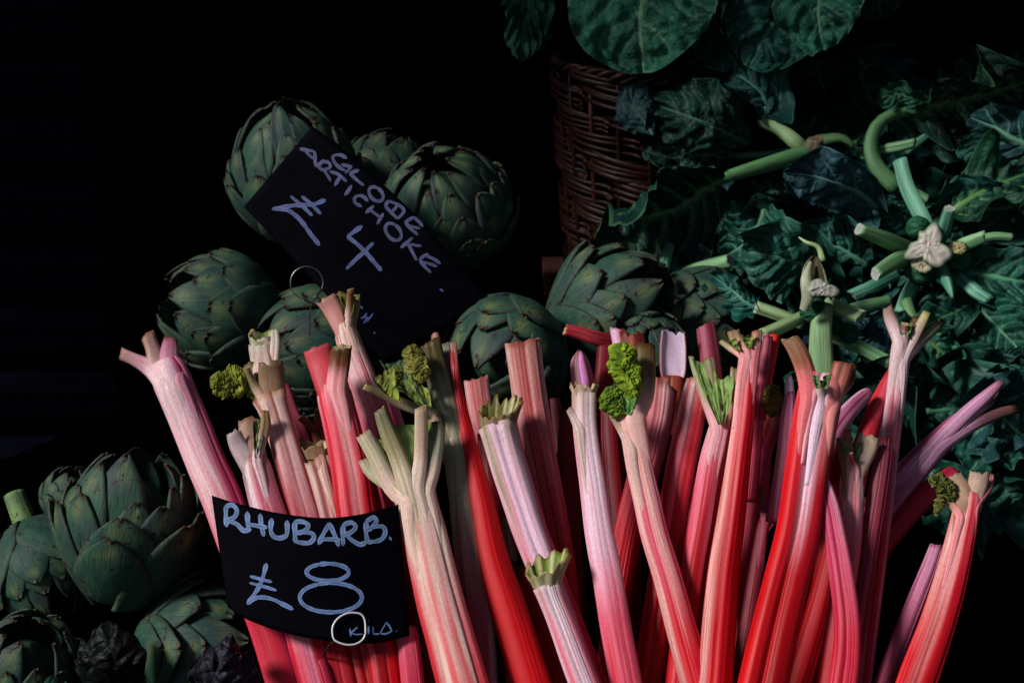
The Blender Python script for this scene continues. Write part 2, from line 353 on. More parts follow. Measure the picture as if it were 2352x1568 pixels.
def collar(name, cx, cy, d, ang, w0, w1, hf, hb, parent, jag=0.2, inner=(110, 135, 50), outer=(185, 165, 125), teeth=9, seed=None, nang=54, nr=9, skew=0.0, split=0.0):
    """flared cut crown of a stalk: open cup, lower towards the viewer, green inside, ribbed outside"""
    seed = rnd.random() * 100 if seed is None else seed
    p0 = P(cx, cy, d); mpx = d / K
    T = (RT * math.sin(math.radians(ang)) + UP * math.cos(math.radians(ang)) + FW * 0.15).normalized()
    V = (CAM - p0).normalized(); s = T.cross(V).normalized(); f = s.cross(T)
    if f.dot(V) < 0: f = -f
    if s.dot(RT) < 0: s = -s
    verts = []; cols = []; uvs = []; ci = lin(inner); co = lin(outer)
    for side in (0, 1):
        for i in range(nr):
            v = i / (nr - 1)
            for j in range(nang):
                a = 2 * math.pi * j / nang; front = 0.5 + 0.5 * math.sin(a)
                tooth = abs(((j / nang * teeth + seed) % 1) - 0.5) * 2
                h = (hb + (hf - hb) * front) * (1 + jag * (tooth - 0.5) * 1.3 + jag * 1.2 * mn.noise(Vector((math.cos(a) * 2, math.sin(a) * 2, seed)))) + skew * math.cos(a) * w1
                h = max(h, 4)
                rr = (w0 + (w1 - w0) * (v ** 1.3) * (h / max(hb, hf)) ** 0.5) / 2
                rr *= (1 + 0.05 * math.cos(teeth * a + seed)) * (1 if side == 0 else 0.86)
                rr *= 1 - split * (1 - v) * 0
                verts.append(p0 + (T * (h * v) + s * (math.cos(a) * rr) + f * (math.sin(a) * rr * 0.62)) * mpx + T * (-side * 0.0005))
                ribm = 1 if tooth > 0.72 else 0
                if side == 0: c = [co[k] * (1.05 if ribm else 0.8) * (1 - 0.25 * v) + ci[k] * 0.35 * v for k in range(3)]
                else: c = [ci[k] if not ribm else lin((190, 190, 140))[k] for k in range(3)]
                if i == nr - 1: c = [c[0] * 0.75, c[1] * 0.55, c[2] * 0.4]
                cols.append(c); uvs.append((a * rr * mpx, v * h * mpx + seed))
    N1 = nr * nang
    fc = grid_faces(nr, nang, True) + grid_faces(nr, nang, True, off=N1, flip=True)
    for j in range(nang):
        k = (j + 1) % nang; a = (nr - 1) * nang
        fc.append((a + j, a + k, N1 + a + k, N1 + a + j))
    return mesh_obj(name, verts, fc, MR, parent, cols, uvs)
def crumple(name, pts, parent, col, col2, amp=0.28, nseg=130, nang=96, fr_=0.9, flat=0.6, seed=None, mat=None, fine=1.0):
    """crumpled young leaf: a lump swept along pts with ridged folds"""
    seed = rnd.random() * 100 if seed is None else seed
    q = catmull(pts, nseg); p3 = [P(a[0], a[1], a[3]) for a in q]; fm = frames(p3)
    verts = []; cols = []; uvs = []; a1 = lin(col); a2 = lin(col2)
    wmax = max(p[2] for p in pts) * pts[0][3] / K
    for i in range(nseg):
        T, s, t_ = fm[i]; r = max(q[i][2], 3) * q[i][3] / K / 2; v = i / (nseg - 1)
        e = min(1, math.sqrt(max(0.02, min(v, 1 - v) * 9)))
        for j in range(nang):
            a = 2 * math.pi * j / nang
            c0 = p3[i] + s * math.cos(a) * r + t_ * math.sin(a) * r * flat
            w_ = c0 / wmax * 2.0 * fine + Vector((seed, 0, 0))
            w_ = w_ + Vector((mn.noise(w_ * 1.3), mn.noise(w_ * 1.3 + Vector((9, 2, 1))), mn.noise(w_ * 1.3 + Vector((3, 7, 5))))) * 0.9
            wa = Vector((w_.x * 0.8, w_.y, w_.z * 1.9))
            n1 = mn.noise(wa * 1.5); n2 = mn.noise(wa * 2.9 + Vector((5, 5, 5))); n3 = mn.noise(w_ * 0.8)
            dsp = amp * (1.3 * n3 + 0.25 - 0.85 * math.exp(-(n1 / 0.10) ** 2) - 0.5 * math.exp(-(n2 / 0.10) ** 2))
            rr = r * e * (1 + dsp)
            verts.append(p3[i] + s * (math.cos(a) * rr) + t_ * (math.sin(a) * rr * flat))
            k = min(1, max(0, 0.5 + n3 * 1.4 + 0.2 * mn.noise(w_ * 5)))
            cols.append([x + (y - x) * k for x, y in zip(a1, a2)]); uvs.append((a * r, v * 0.08 + seed))
    f = grid_faces(nseg, nang, True)
    f.append(tuple(range(nang))[::-1]); f.append(tuple((nseg - 1) * nang + j for j in range(nang)))
    return mesh_obj(name, verts, f, mat or ML, parent, cols, uvs)

# ------------------------------------------------------------------ leaves of the greens
def leaf(parent, pts, width, roll=0, d0=2.0, d1=None, arch=0.0, lam=0.25, cup=0.12, ruf=0.035, col=(24, 74, 62), vein=(96, 150, 112), ribw=13, nv=52, nu=41, seed=None, name='leaf', pucker=1.0, vcount=6, droop=0.0, tipw=0.5):
    """pts: (x, y) from the base to the tip; lam = fraction of the length that is bare stalk"""
    seed = rnd.random() * 100 if seed is None else seed
    d1 = d0 if d1 is None else d1; n = 46
    k = len(pts); ds = [d0 + (d1 - d0) * i / (k - 1) for i in range(k)]
    q = catmull([(x, y, 0, d) for (x, y), d in zip(pts, ds)], n)
    Lp = np.r_[0, np.cumsum(np.linalg.norm(np.diff(q[:, :2], axis=0), axis=1))]; Lp /= Lp[-1]
    p3 = []
    for i in range(n):
        p = P(q[i][0], q[i][1], q[i][3]); V = (CAM - p).normalized(); p3.append(p + V * arch * math.sin(math.pi * Lp[i]))
    fm = frames(p3)
    mpx = (d0 + d1) / 2 / K; hw0 = width / 2 * mpx; length = sum((p3[i + 1] - p3[i]).length for i in range(n - 1))
    cr = math.radians(roll); verts = []; cols = []; uvs = []; c0 = tuple(x * 0.72 for x in lin(col)); cv = tuple(x * 0.78 for x in lin(vein))
    def at(v):
        x = v * (n - 1); i = min(int(x), n - 2); t = x - i
        T, s, f = fm[i]; T2, s2, f2 = fm[i + 1]
        return p3[i].lerp(p3[i + 1], t), T.lerp(T2, t), s.lerp(s2, t), f.lerp(f2, t)
    for side in (0, 1):
        for i in range(nv):
            tv = i / (nv - 1); v = lam + (1 - lam) * tv
            p, T, s, f = at(v)
            S_ = s * math.cos(cr) + f * math.sin(cr); F_ = f * math.cos(cr) - s * math.sin(cr)
            prof = (math.sin(math.pi * min(1, tv ** 1.1 * 0.955 + 0.038)) ** 0.58) + 0.04
            for j in range(nu):
                u = -1 + 2 * j / (nu - 1)
                edge = 1 + 0.07 * mn.noise(Vector((tv * 3.5, seed, u > 0))) + 0.02 * mn.noise(Vector((tv * 14, seed, u > 0)))
                hw = hw0 * prof * edge
                best = 9.0
                for kk in range(vcount):
                    v0 = -0.02 + 0.86 * kk / vcount + (0.05 if u > 0 else 0)
                    vl = v0 + 0.34 * abs(u) ** 1.25 + 0.05 * mn.noise(Vector((u * 2.5, kk * 3.3, seed)))
                    best = min(best, abs(tv - vl) * (1 - lam) * length * 0.85)
                dm = abs(u) * hw
                vw = ribw * mpx * 0.16 * (1.15 - abs(u)) + 0.0004
                vs = max(0, 1 - best / (vw * 1.1)) * (1 - 0.45 * abs(u)) if tv < 0.97 else 0
                ms = max(0, 1 - dm / (ribw * mpx * 0.5 * (1.1 - tv)))
                puff = min(1, min(best, dm * 1.2) / (0.009))
                nz = mn.noise(Vector((u * hw * 60 + seed, tv * length * 60, 0)))
                h = pucker * 0.0105 * puff * (0.7 + 1.2 * nz) + cup * hw0 * u * u * 1.4 + ruf * abs(u) ** 2.2 * (mn.noise(Vector((tv * 4.5 + seed, 3 * (u > 0), 0))) + 0.16 * mn.noise(Vector((tv * 10 + seed, 5 * (u > 0), 1)))) * 1.6
                h += 0.12 * hw0 * mn.noise(Vector((u * 1.6, tv * 2.6, seed))) - droop * hw0 * tv * tv
                verts.append(p + S_ * (u * hw * (1 - 0.12 * abs(u) * abs(cup) * 3)) + F_ * (h - side * 0.0012))
                t = min(1, max(vs * 0.75, ms))
                cc = [z * (0.85 + 0.45 * mn.noise(Vector((u * 3, tv * 4, seed + 3)))) for z in c0]
                if abs(u) > 0.96 or i == nv - 1: t = max(t, 0.35)
                cols.append([a + (b_ - a) * t for a, b_ in zip(cc, cv)])
                uvs.append((u * hw + seed, tv * length))
    fc = grid_faces(nv, nu) + grid_faces(nv, nu, off=nv * nu, flip=True)
    lf = mesh_obj(name, verts, fc, ML, parent, cols, uvs)
    # midrib + leaf stalk, a tapering round rib under/over the blade
    verts = []; cols = []; uvs = []; m = 10; ns = 26
    for i in range(ns):
        v = 0.9 * i / (ns - 1); p, T, s, f = at(v); r = ribw * mpx * 0.5 * (1.15 - v) * (1 if v < lam else 1 - 0.55 * (v - lam) / (1 - lam))
        tv = max(0, (v - lam) / (1 - lam))
        off = 0.12 * hw0 * mn.noise(Vector((0, tv * 2.6, seed))) - droop * hw0 * tv * tv
        S_ = s * math.cos(cr) + f * math.sin(cr); F_ = f * math.cos(cr) - s * math.sin(cr)
        for j in range(m):
            a = 2 * math.pi * j / m
            verts.append(p + F_ * off + S_ * (math.cos(a) * r) + F_ * (math.sin(a) * r * 0.8))
            kk = 0.85 + 0.4 * mn.noise(Vector((a, v * 4, seed)))
            cols.append([z * kk * (1.05 if v < lam else 1) for z in cv]); uvs.append((a * r, v * length))
    fc = grid_faces(ns, m, True); fc.append(tuple(range(m))[::-1]); fc.append(tuple((ns - 1) * m + j for j in range(m)))
    mesh_obj('midrib', verts, fc, MG, lf, cols, uvs)
    return lf

# ------------------------------------------------------------------ artichokes
def bract_mesh(name, s0, s1, W, off, flare, curl, seed, tight):
    nv, nu = 15, 11; verts = []; cols = []; uvs = []
    rho = lambda s: math.sin(math.pi * min(0.99, 0.10 + 0.84 * s)) ** 0.75
    zed = lambda s: -0.82 + 2.15 * s
    for side in (0, 1):
        for i in range(nv):
            v = i / (nv - 1); s = s0 + (s1 - s0) * v
            prof = (0.72 + 0.28 * min(1, v / 0.35)) if v < 0.35 else max(0.0, 1 - ((v - 0.35) / 0.66) ** 1.8) ** 0.75
            prof = max(prof, 0.10)
            r = rho(min(s, 1.03)) * (1 - 0.5 * max(0, s - 0.95) / 0.09) + off + flare * v ** 2.0 + (0.05 * math.sin(v * 2.6))
            ds = (s1 - s0)
            z = zed(s) - curl * max(0, v - 0.8) ** 2 * 6
            r += curl * max(0, v - 0.82) * 0.9
            for j in range(nu):
                u = -1 + 2 * j / (nu - 1)
                hw = W * prof
                rr = r - 0.55 * hw * hw * u * u * (0.75 + 0.5 * v) - 0.0 * side
                rr += 0.018 * mn.noise(Vector((u * 2, v * 3, seed))) - side * (0.05 + 0.04 * (1 - v))
                notch = -0.06 * math.exp(-(u * 5) ** 2) if i == nv - 1 else 0
                verts.append((rr, u * hw, z + notch + 0.012 * mn.noise(Vector((u * 3, seed, v)))))
                g = lin((46, 79, 66)); y = lin((112, 120, 76)); br = lin((78, 52, 40)); pu = lin((66, 62, 72))
                t1 = math.exp(-((v - 0.84) / 0.1) ** 2) * math.exp(-(u * 2.2) ** 2) * 0.6
                t2 = max(0, (v - 0.93) / 0.07) * (0.5 + 0.5 * math.exp(-(u * 2) ** 2))
                t3 = max(0, mn.noise(Vector((u, v * 1.5, seed + 9)))) * 0.9
                c = [a * (1 - t3) + b * t3 for a, b in zip(g, pu)]
                c = [a * (1 - t1) + b * t1 for a, b in zip(c, y)]
                if abs(u) > 0.93: c = [a * 0.7 + b * 0.3 for a, b in zip(c, br)]
                c = [a * (1 - t2) + b * t2 for a, b in zip(c, br)]
                cols.append(c); uvs.append((u * hw + seed, s * 1.9))
    n1 = nv * nu
    f = grid_faces(nv, nu, flip=False) + grid_faces(nv, nu, off=n1, flip=True)
    for i in range(nv - 1):
        a = i * nu; b = a + nu; e = nu - 1
        f.append((a, n1 + a, n1 + b, b)[::-1]); f.append((a + e, b + e, n1 + b + e, n1 + a + e)[::-1])
    for j in range(nu - 1):
        a = (nv - 1) * nu + j; f.append((a, a + 1, n1 + a + 1, n1 + a)[::-1])
    o = mesh_obj(name, verts, f, MA, None, cols, uvs); me = o.data; bpy.data.objects.remove(o); return me
LIB = {}
def bract_lib(kind):
    if kind in LIB: return LIB[kind]
    out = []
    nl = 9 if kind == 'crown' else 6
    for l in range(nl):
        t = l / (nl - 1); row = []
        for k in range(2):
            sd = l * 7.3 + k * 31 + (100 if kind == 'open' else 0)
            s0 = 0.01 + 0.42 * t; s1 = min(1.0, s0 + 0.60 - 0.05 * t + 0.04 * k)
            W = (0.68 - 0.26 * t) * (1 + 0.1 * k)
            off = 0.10 * (1 - t) + 0.015; 
            flare = (0.04 + 0.09 * (1 - t) if kind == 'closed' else 0.08 + 0.20 * (1 - t)) + 0.04 * k
            if kind == 'crown': s0 = 0.02 + 0.66 * t; s1 = min(1.04, s0 + 0.48 - 0.10 * t); W = 0.50 - 0.26 * t; flare = 0.05 + 0.07 * (1 - t)
            if kind == 'bud': flare = 0.05 + 0.06 * k + 0.05 * (1 - t); s0 = 0.01 + 0.54 * t; s1 = min(1.04, s0 + 0.53); W *= 1.08
            row.append(bract_mesh('bract', s0, s1, W, off, flare, 0.10 if kind != 'open' else 0.05, sd, 0))
        out.append(row)
    # heart
    verts = []; cols = []; uvs = []
    for i in range(16):
        s = i / 15; r = 0.90 * math.sin(math.pi * min(0.98, 0.10 + 0.88 * s)) ** 0.9 if 0 < i < 15 else 0.02
        for j in range(20):
            a = 2 * math.pi * j / 20; verts.append((r * math.cos(a), r * math.sin(a), -0.84 + 1.82 * s)); cols.append(lin((34, 60, 44))); uvs.append((a, s))
    o = mesh_obj('heart', verts, grid_faces(16, 20, True), MA, None, cols, uvs); hm = o.data; bpy.data.objects.remove(o)
    # stem
    verts = []; cols = []; uvs = []
    for i in range(10):
        z = -0.75 - 0.85 * i / 9; r = 0.27 - 0.03 * i / 9
        for j in range(24):
            a = 2 * math.pi * j / 24; rr = r * (1 + 0.06 * abs(math.cos(5 * a)))
            verts.append((rr * math.cos(a), rr * math.sin(a), z)); k = 0.7 + 0.3 * abs(math.cos(5 * a)); cols.append([c * k for c in lin((110, 140, 88))]); uvs.append((a * r, z))
    f = grid_faces(10, 24, True); f.append(tuple(9 * 24 + j for j in range(24)))
    o = mesh_obj('stem', verts, f, MA, None, cols, uvs); sm = o.data; bpy.data.objects.remove(o)
    LIB[kind] = (out, hm, sm); return LIB[kind]
ARTG = 'globe artichokes piled behind and beside the rhubarb'
def artichoke(x, y, d, rpx, axis, kind, label, spin=0, stem=False, squash=1.0, seed=1):
    rows, hm, sm = bract_lib(kind); R = random.Random(seed)
    ax = CF(axis).normalized(); r = rpx * d / K
    root = empty('globe_artichoke', P(x, y, d)); tag(root, label, 'artichoke', ARTG)
    q = ax.to_track_quat('Z', 'Y'); root.rotation_mode = 'QUATERNION'; root.rotation_quaternion = q
    root.scale = (r, r, r * squash)
    def put(me, nm, mat=None):
        o = bpy.data.objects.new(nm, me); S.collection.objects.link(o); o.parent = root
        if mat is not None: o.matrix_local = mat
        return o
    put(hm, 'heart')
    if stem: put(sm, 'stem')
    ang = spin
    for l, row in enumerate(rows):
        cnt = (6, 7, 7, 7, 7, 6, 6, 5, 5)[l] if kind == 'crown' else (5, 5, 5, 5, 4, 4)[l]
        for k in range(cnt):
            ang += 2.39996 if l < 1 else 2 * math.pi / cnt + R.uniform(-0.1, 0.1)
            sc = R.uniform(0.92, 1.08)
            M = Matrix.Rotation(ang, 4, 'Z') @ Matrix.Rotation(R.uniform(-0.05, 0.09), 4, 'Y') @ Matrix.Rotation(R.uniform(-0.07, 0.07), 4, 'X') @ Matrix.Diagonal((R.uniform(0.98, 1.04), sc, R.uniform(0.95, 1.05), 1))
            put(row[k % 2], 'bract', M)
        ang += math.pi / cnt + R.uniform(-0.15, 0.15)
    return root

# ------------------------------------------------------------------ setting
def box(name, c0, c1, mat, parent=None, bev=0.0):
    x0, y0, z0 = c0; x1, y1, z1 = c1
    v = [(x, y, z) for z in (z0, z1) for y in (y0, y1) for x in (x0, x1)]
    f = [(0, 2, 3, 1), (4, 5, 7, 6), (0, 1, 5, 4), (2, 6, 7, 3), (0, 4, 6, 2), (1, 3, 7, 5)]
    o = mesh_obj(name, v, f, mat, parent, smooth=False)
    if bev:
        b = o.modifiers.new('b', 'BEVEL'); b.width = bev; b.segments = 2
    return o
g = mesh_obj('ground', [(-40, -40, 0), (40, -40, 0), (40, 40, 0), (-40, 40, 0)], [(0, 1, 2, 3)], simple('paving', (60, 58, 56), 0.9), smooth=False); g['kind'] = 'structure'
wl = box('back_wall', (-3.0, 3.2, 0.002), (3.0, 3.32, 3.0), MSHADE); wl['kind'] = 'structure'
aw = box('shade_canopy', (-3.0, 1.42, 2.25), (3.0, 3.19, 2.29), MSHADE); tag(aw, 'added unseen canopy that cuts sky and sun over the back of the stall', 'shade_canopy')  # out of view, added to block sky and sun at the back
sw = box('side_light_blocker', (1.45, 1.2, 0.002), (1.48, 3.19, 2.248), MSHADE); tag(sw, 'added unseen sheet that keeps light off the right end of the stall', 'light_blocker')  # out of view, added to keep the surroundings dark
# sloping display bed
bd = empty('display_bed', (0, 1.9, 0)); tag(bd, 'sloping stall bed under the vegetables, its cloth blackened to stand for shade', 'stall table')
bp = [(-0.62, 1.20), (1.4, 1.20), (1.4, 2.75), (-0.28, 2.75), (-0.33, 2.02), (-0.62, 1.72)]
bzf = lambda y: 0.70 + (y - 1.2) * 0.148
mesh_obj('cloth', [(x, y, bzf(y) - h) for h in (0, 0.04) for x, y in bp], [tuple(range(6)), tuple(range(6, 12))[::-1]] + [(i, 6 + i, 6 + (i + 1) % 6, (i + 1) % 6) for i in range(6)], MSHADE, bd, smooth=False)
for x, y, z in ((-0.58, 1.25, 0.66), (1.3, 1.25, 0.66), (-0.24, 2.65, 0.86), (1.3, 2.65, 0.86)): box('leg', (x, y, 0.001), (x + 0.05, y + 0.05, z), MBOARD, bd)

# shutter, far left
sh = empty('slatted_shutter', (-1.2, 2.9, 0)); tag(sh, 'dark blue-black shutter of horizontal slats at the far left behind the artichokes', 'shutter')
for k in range(13):
    y = -20 + 146 * k; y += (0, 4, -3)[k % 3]
    xe = 188 + 0.095 * max(0, y)
    a = P(-250, y, 3.0); b = P(xe, y, 3.0)
    prof = [(0, 0), (-0.012, 0.006), (-0.016, 0.03), (-0.004, 0.043), (0.012, 0.085), (0.012, 0.0)]
    v = [(xx, a.y + py, a.z - pz) for xx in (a.x, b.x) for py, pz in prof]; n = len(prof)
    f = [(i, (i + 1) % n, n + (i + 1) % n, n + i)[::-1] for i in range(n)] + [tuple(range(n)), tuple(range(n, 2 * n))[::-1]]
    mesh_obj('slat', v, f, MSHUT, sh, smooth=False)
for x in (-250, 160):
    a = P(x, -60, 3.0); box('guide_rail', (a.x, a.y + 0.014, 0.01), (a.x + 0.02, a.y + 0.034, a.z), MBOARD, sh)

# box under the basket and crate boards at the right
bz0 = P(1520, 622, 2.27).z - 0.006; a = P(1250, 655, 2.22)
bx = empty('brown_box_top', (a.x, a.y, 0.84)); tag(bx, 'top board of a reddish brown box whose corner shows under the wicker basket', 'board')
box('board', (a.x, a.y, bz0 - 0.012), (a.x + 0.36, a.y + 0.15, bz0 - 0.0005), MBOX, bx, 0.001)
for x in (0.01, 0.30): box('shade_block', (a.x + x, a.y + 0.01, 0.78), (a.x + x + 0.03, a.y + 0.14, bz0 - 0.0125), MBOARD, bx)  # near-black blocks stand in for the shaded front of the box
ct = empty('wooden_crate', P(2200, 1220, 1.80)); tag(ct, 'rough dark brown wooden crate half in shadow at the right edge', 'crate')
c = P(1985, 1150, 1.80)
for k in range(3):
    z1 = c.z - k * 0.042
    o = box('plank', (c.x, c.y, z1 - 0.036), (c.x + 0.5, c.y + 0.012, z1), MWOOD, ct, 0.002)
box('corner_post', (c.x + 0.46, c.y + 0.013, c.z - 0.125), (c.x + 0.49, c.y + 0.04, c.z + 0.004), MWOOD, ct)
box('plank', (c.x, c.y + 0.3, c.z - 0.125), (c.x + 0.5, c.y + 0.312, c.z), MWOOD, ct)

# ------------------------------------------------------------------ wicker basket
def basket():
    D = 2.27; top = P(1520, 128, D); bot = P(1520, 622, D); H = top.z - bot.z + 0.012
    cx, cy, z0 = bot.x, bot.y, bot.z - 0.006
    r0 = 208 * D / K; r1 = 246 * D / K
    root = empty('wicker_basket', (cx, cy, z0)); tag(root, 'tall round reddish brown wicker basket overflowing with dark green leaves', 'basket')
    NS = 21
    def tube(path, r, m=7, flat=1.0):
        v = []
        for i, p in enumerate(path):
            T = (path[min(i + 1, len(path) - 1)] - path[max(i - 1, 0)]).normalized(); s = T.cross(Vector((0, 0, 1)))
            s = s.normalized() if s.length > 0.1 else Vector((-p.y, p.x, 0)).normalized()
            u = s.cross(T); e = 0.6 if i in (0, len(path) - 1) else 1
            for j in range(m): a = 2 * math.pi * j / m; v.append(p + s * math.cos(a) * r * e + u * math.sin(a) * r * e * flat)
        f = grid_faces(len(path), m, True); f.append(tuple(range(m))[::-1]); f.append(tuple((len(path) - 1) * m + j for j in range(m)))
        return v, f
    for k in range(NS):
        a = 2 * math.pi * k / NS
        v, f = tube([Vector((math.cos(a) * (r0 + (r1 - r0) * t), math.sin(a) * (r0 + (r1 - r0) * t), H * t)) for t in (0, 0.25, 0.5, 0.75, 1)], 0.0035)
        o = mesh_obj('stake', v, f, MWICK, None); o.parent = root
    # weaver: passes outside two stakes and tucks behind the third, climbing
    metas = []
    for k in range(3):
        path = []
        for i in range(13):
            t = i / 12; a = (t * 3.0 - 0.3) * 2 * math.pi / NS
            w = math.sin(math.pi * min(1, max(0, (t * 3.0 - 0.1) / 2.2))) if t * 3 < 2.3 else -math.sin(math.pi * (t * 3 - 2.3) / 0.7)
            r = 1.0 + 0.060 * w
            path.append(Vector((math.cos(a) * r, math.sin(a) * r, 0.045 + (-0.062 - 0.012 * k) * t * 1.5 + 0.004 * mn.noise(Vector((t * 3, k, 0)))) ) * 0.15)
        v, f = tube(path, (0.0032, 0.0036, 0.0028)[k]); o = mesh_obj('weaver', v, f, MWICK, None); metas.append(o.data); bpy.data.objects.remove(o)
    R = random.Random(3); pitch = 0.0074; rows = int(H / pitch); cnt = 0
    for i in range(rows):
        band = i // 4
        for k in range(NS):
            if (k + band) % 3 and not (k == NS - 1 and band % 3 == 0): continue
            ad = (360 * (k + 1.5) / NS) % 360
            if not (150 <= ad <= 350) or cnt >= 296: continue
            z = i * pitch + R.uniform(-0.001, 0.001) + 0.010; rr = (r0 + (r1 - r0) * z / H) / 0.15
            o = bpy.data.objects.new('weaver', metas[R.randrange(3)]); S.collection.objects.link(o); o.parent = root
            o.location = (0, 0, z); o.rotation_euler = (R.uniform(-0.01, 0.01), R.uniform(-0.01, 0.01), 2 * math.pi * (k + R.uniform(-0.08, 0.08)) / NS); o.scale = (rr, rr, R.uniform(0.7, 1.3)); cnt += 1
    # rim and base rings, braided
    for nm, rad, z in (('rim', r1, H), ('base_ring', r0, 0.004)):
        V = []; F = []
        for st in range(3):
            path = [Vector(((rad + 0.006 * math.cos(a * 14 + st * 2.1)) * math.cos(a), (rad + 0.006 * math.cos(a * 14 + st * 2.1)) * math.sin(a), z + 0.006 * math.sin(a * 14 + st * 2.1))) for a in [2 * math.pi * i / 150 for i in range(151)]]
            v, f = tube(path, 0.0035, 6); b = len(V); V += v; F += [tuple(b + x for x in q) for q in f]
        o = mesh_obj(nm, V, F, MWICK, None); o.parent = root
    V = []; 
    for t in (0.0, 1.0):
        for j in range(48): a = 2 * math.pi * j / 48; r = (r0 + (r1 - r0) * t) - 0.012; V.append((math.cos(a) * r, math.sin(a) * r, 0.01 + (H - 0.02) * t))
    F = grid_faces(2, 48, True); F.append(tuple(range(48))[::-1])
    o = mesh_obj('lining', V, F, MBOARD, None); o.parent = root
basket()

# ------------------------------------------------------------------ artichokes
for a in ARTI if 'ARTI' in globals() else [
 (682, 432, 1.95, 128, (-0.12, 0.88, 0.46), 'crown', 'large artichoke behind the artichoke price card, showing at the card\'s left edge', 0.3, False, 1.15, 1),
 (885, 420, 2.08, 92, (0.25, 0.85, 0.1), 'closed', 'artichoke furthest back, only its scale tips showing between the price card and a round one', 1.1, False, 1.0, 2),
 (1030, 505, 1.90, 132, (-0.16, 0.62, 0.75), 'crown', 'round artichoke with its tight crown facing us right of the artichoke card', 0.5, False, 1.05, 3),
 (535, 720, 1.80, 116, (-0.85, 0.20, 0.42), 'closed', 'artichoke lying on its side with its tip pointing left below the artichoke card', 0.9, False, 1.12, 4),
 (750, 795, 1.78, 122, (-0.72, -0.12, 0.55), 'closed', 'artichoke with long smooth scales right under the wire ring of the upper card', 0.2, False, 1.05, 5),
 (1180, 805, 1.74, 122, (-0.55, -0.42, 0.66), 'closed', 'browned artichoke facing us behind the middle rhubarb stalks, below the round one', 0.1, False, 1.0, 6),
 (1385, 735, 1.80, 128, (0.72, 0.42, 0.5), 'open', 'artichoke with a bright green raised scale in front of the brown box', 0.7, False, 1.15, 7),
 (1585, 735, 1.84, 105, (0.85, -0.05, 0.45), 'closed', 'artichoke lying with its tip pointing right, next to the leafy stalks', 1.3, False, 1.15, 8),
 (1475, 815, 1.76, 95, (0.1, -0.3, 0.9), 'crown', 'artichoke low behind the peeled stalk end, its small browned crown facing us', 0.4, False, 1.0, 14),
 (296, 1245, 1.52, 136, (0.14, 0.96, 0.22), 'open', 'biggest artichoke standing upright at the left of the rhubarb card, purple tinted tip', 0.15, False, 1.22, 9),
 (92, 1290, 1.60, 100, (0.42, -0.86, 0.28), 'closed', 'upside down artichoke at the left edge with its thick cut stem up', 0.6, True, 1.1, 10),
 (165, 1150, 1.74, 62, (0.1, 0.9, 0.3), 'closed', 'small artichoke half hidden behind the biggest one at the left', 0.0, False, 1.0, 12),
 (440, 1505, 1.52, 132, (0.88, 0.22, 0.42), 'open', 'artichoke lying under the lower left corner of the rhubarb card', 0.25, False, 1.05, 11),
 (45, 1560, 1.46, 115, (0.35, 0.75, 0.5), 'open', 'artichoke cut by the bottom left corner of the picture', 0.8, False, 1.05, 13),
]:
    artichoke(*a)

# dark leafy heads at the bottom left
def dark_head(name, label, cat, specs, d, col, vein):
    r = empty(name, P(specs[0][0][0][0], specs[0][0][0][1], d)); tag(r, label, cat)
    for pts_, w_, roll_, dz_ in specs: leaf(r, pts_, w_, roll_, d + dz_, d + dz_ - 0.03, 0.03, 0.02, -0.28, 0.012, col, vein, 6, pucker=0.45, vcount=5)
    return r
dark_head('red_chicory', 'dark purple crinkled chicory leaves between the lowest artichoke and the red stalks', 'chicory',
  [([(470, 1680), (480, 1600), (505, 1520), (530, 1452)], 120, 10, 0.0), ([(560, 1680), (560, 1610), (565, 1550), (575, 1490)], 90, -20, 0.012), ([(430, 1700), (440, 1650), (455, 1600), (470, 1560)], 90, 15, -0.02)], 1.42, (34, 30, 44), (52, 46, 62))
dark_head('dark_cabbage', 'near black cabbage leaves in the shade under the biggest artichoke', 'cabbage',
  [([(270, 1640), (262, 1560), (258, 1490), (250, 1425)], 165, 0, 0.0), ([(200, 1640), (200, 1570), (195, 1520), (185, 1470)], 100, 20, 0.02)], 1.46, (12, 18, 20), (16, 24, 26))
dark_head('savoy_cabbage', 'crinkled green cabbage leaf peeping in at the bottom left', 'cabbage',
  [([(90, 1700), (100, 1640), (110, 1600), (125, 1550)], 130, 10, 0.0), ([(180, 1700), (175, 1640), (165, 1600), (150, 1565)], 80, -20, 0.01)], 1.40, (18, 70, 50), (70, 130, 90))
# ------------------------------------------------------------------ leafy greens
def DP(y): return 1.63 + (1100 - y) * 0.00062
def plant(label, x, y, d, group='leafy green tops heaped at the right'):
    r = empty('leafy_greens', P(x, y, d)); return tag(r, label, 'greens', group)
GS = pal([(0, (136, 180, 128)), (1, (104, 156, 98))], [(0, (84, 130, 84)), (1, (56, 104, 64))])
GP = pal([(0, (165, 190, 135)), (1, (120, 160, 96))], [(0, (120, 155, 105)), (1, (84, 130, 76))])
GT = pal([(0, (116, 176, 146)), (1, (92, 152, 120))], [(0, (60, 120, 96)), (1, (48, 98, 78))])
def stalk(pts, parent, A=GS, cut=(190, 190, 180), name='leaf_stalk', **kw):
    return rod(name, pts, parent, mat=kw.pop('mat', MG), A=A[0], B=A[1], cut=lin(cut), nseg=16, nang=40, ribs=0.06, flat=0.85, **kw)
def sprout(parent, x, y, d, rpx, col=(26, 72, 44), seed=0):
    return crumple('bud', [(x, y - rpx, rpx * 0.9, d), (x, y - rpx * 0.4, rpx * 1.9, d), (x, y + rpx * 0.4, rpx * 1.9, d), (x, y + rpx, rpx * 0.9, d)], parent, col, tuple(int(v * 1.25) for v in col), 0.06, nseg=24, nang=28, flat=0.95, fine=0.6)
BL = (42, 80, 88)
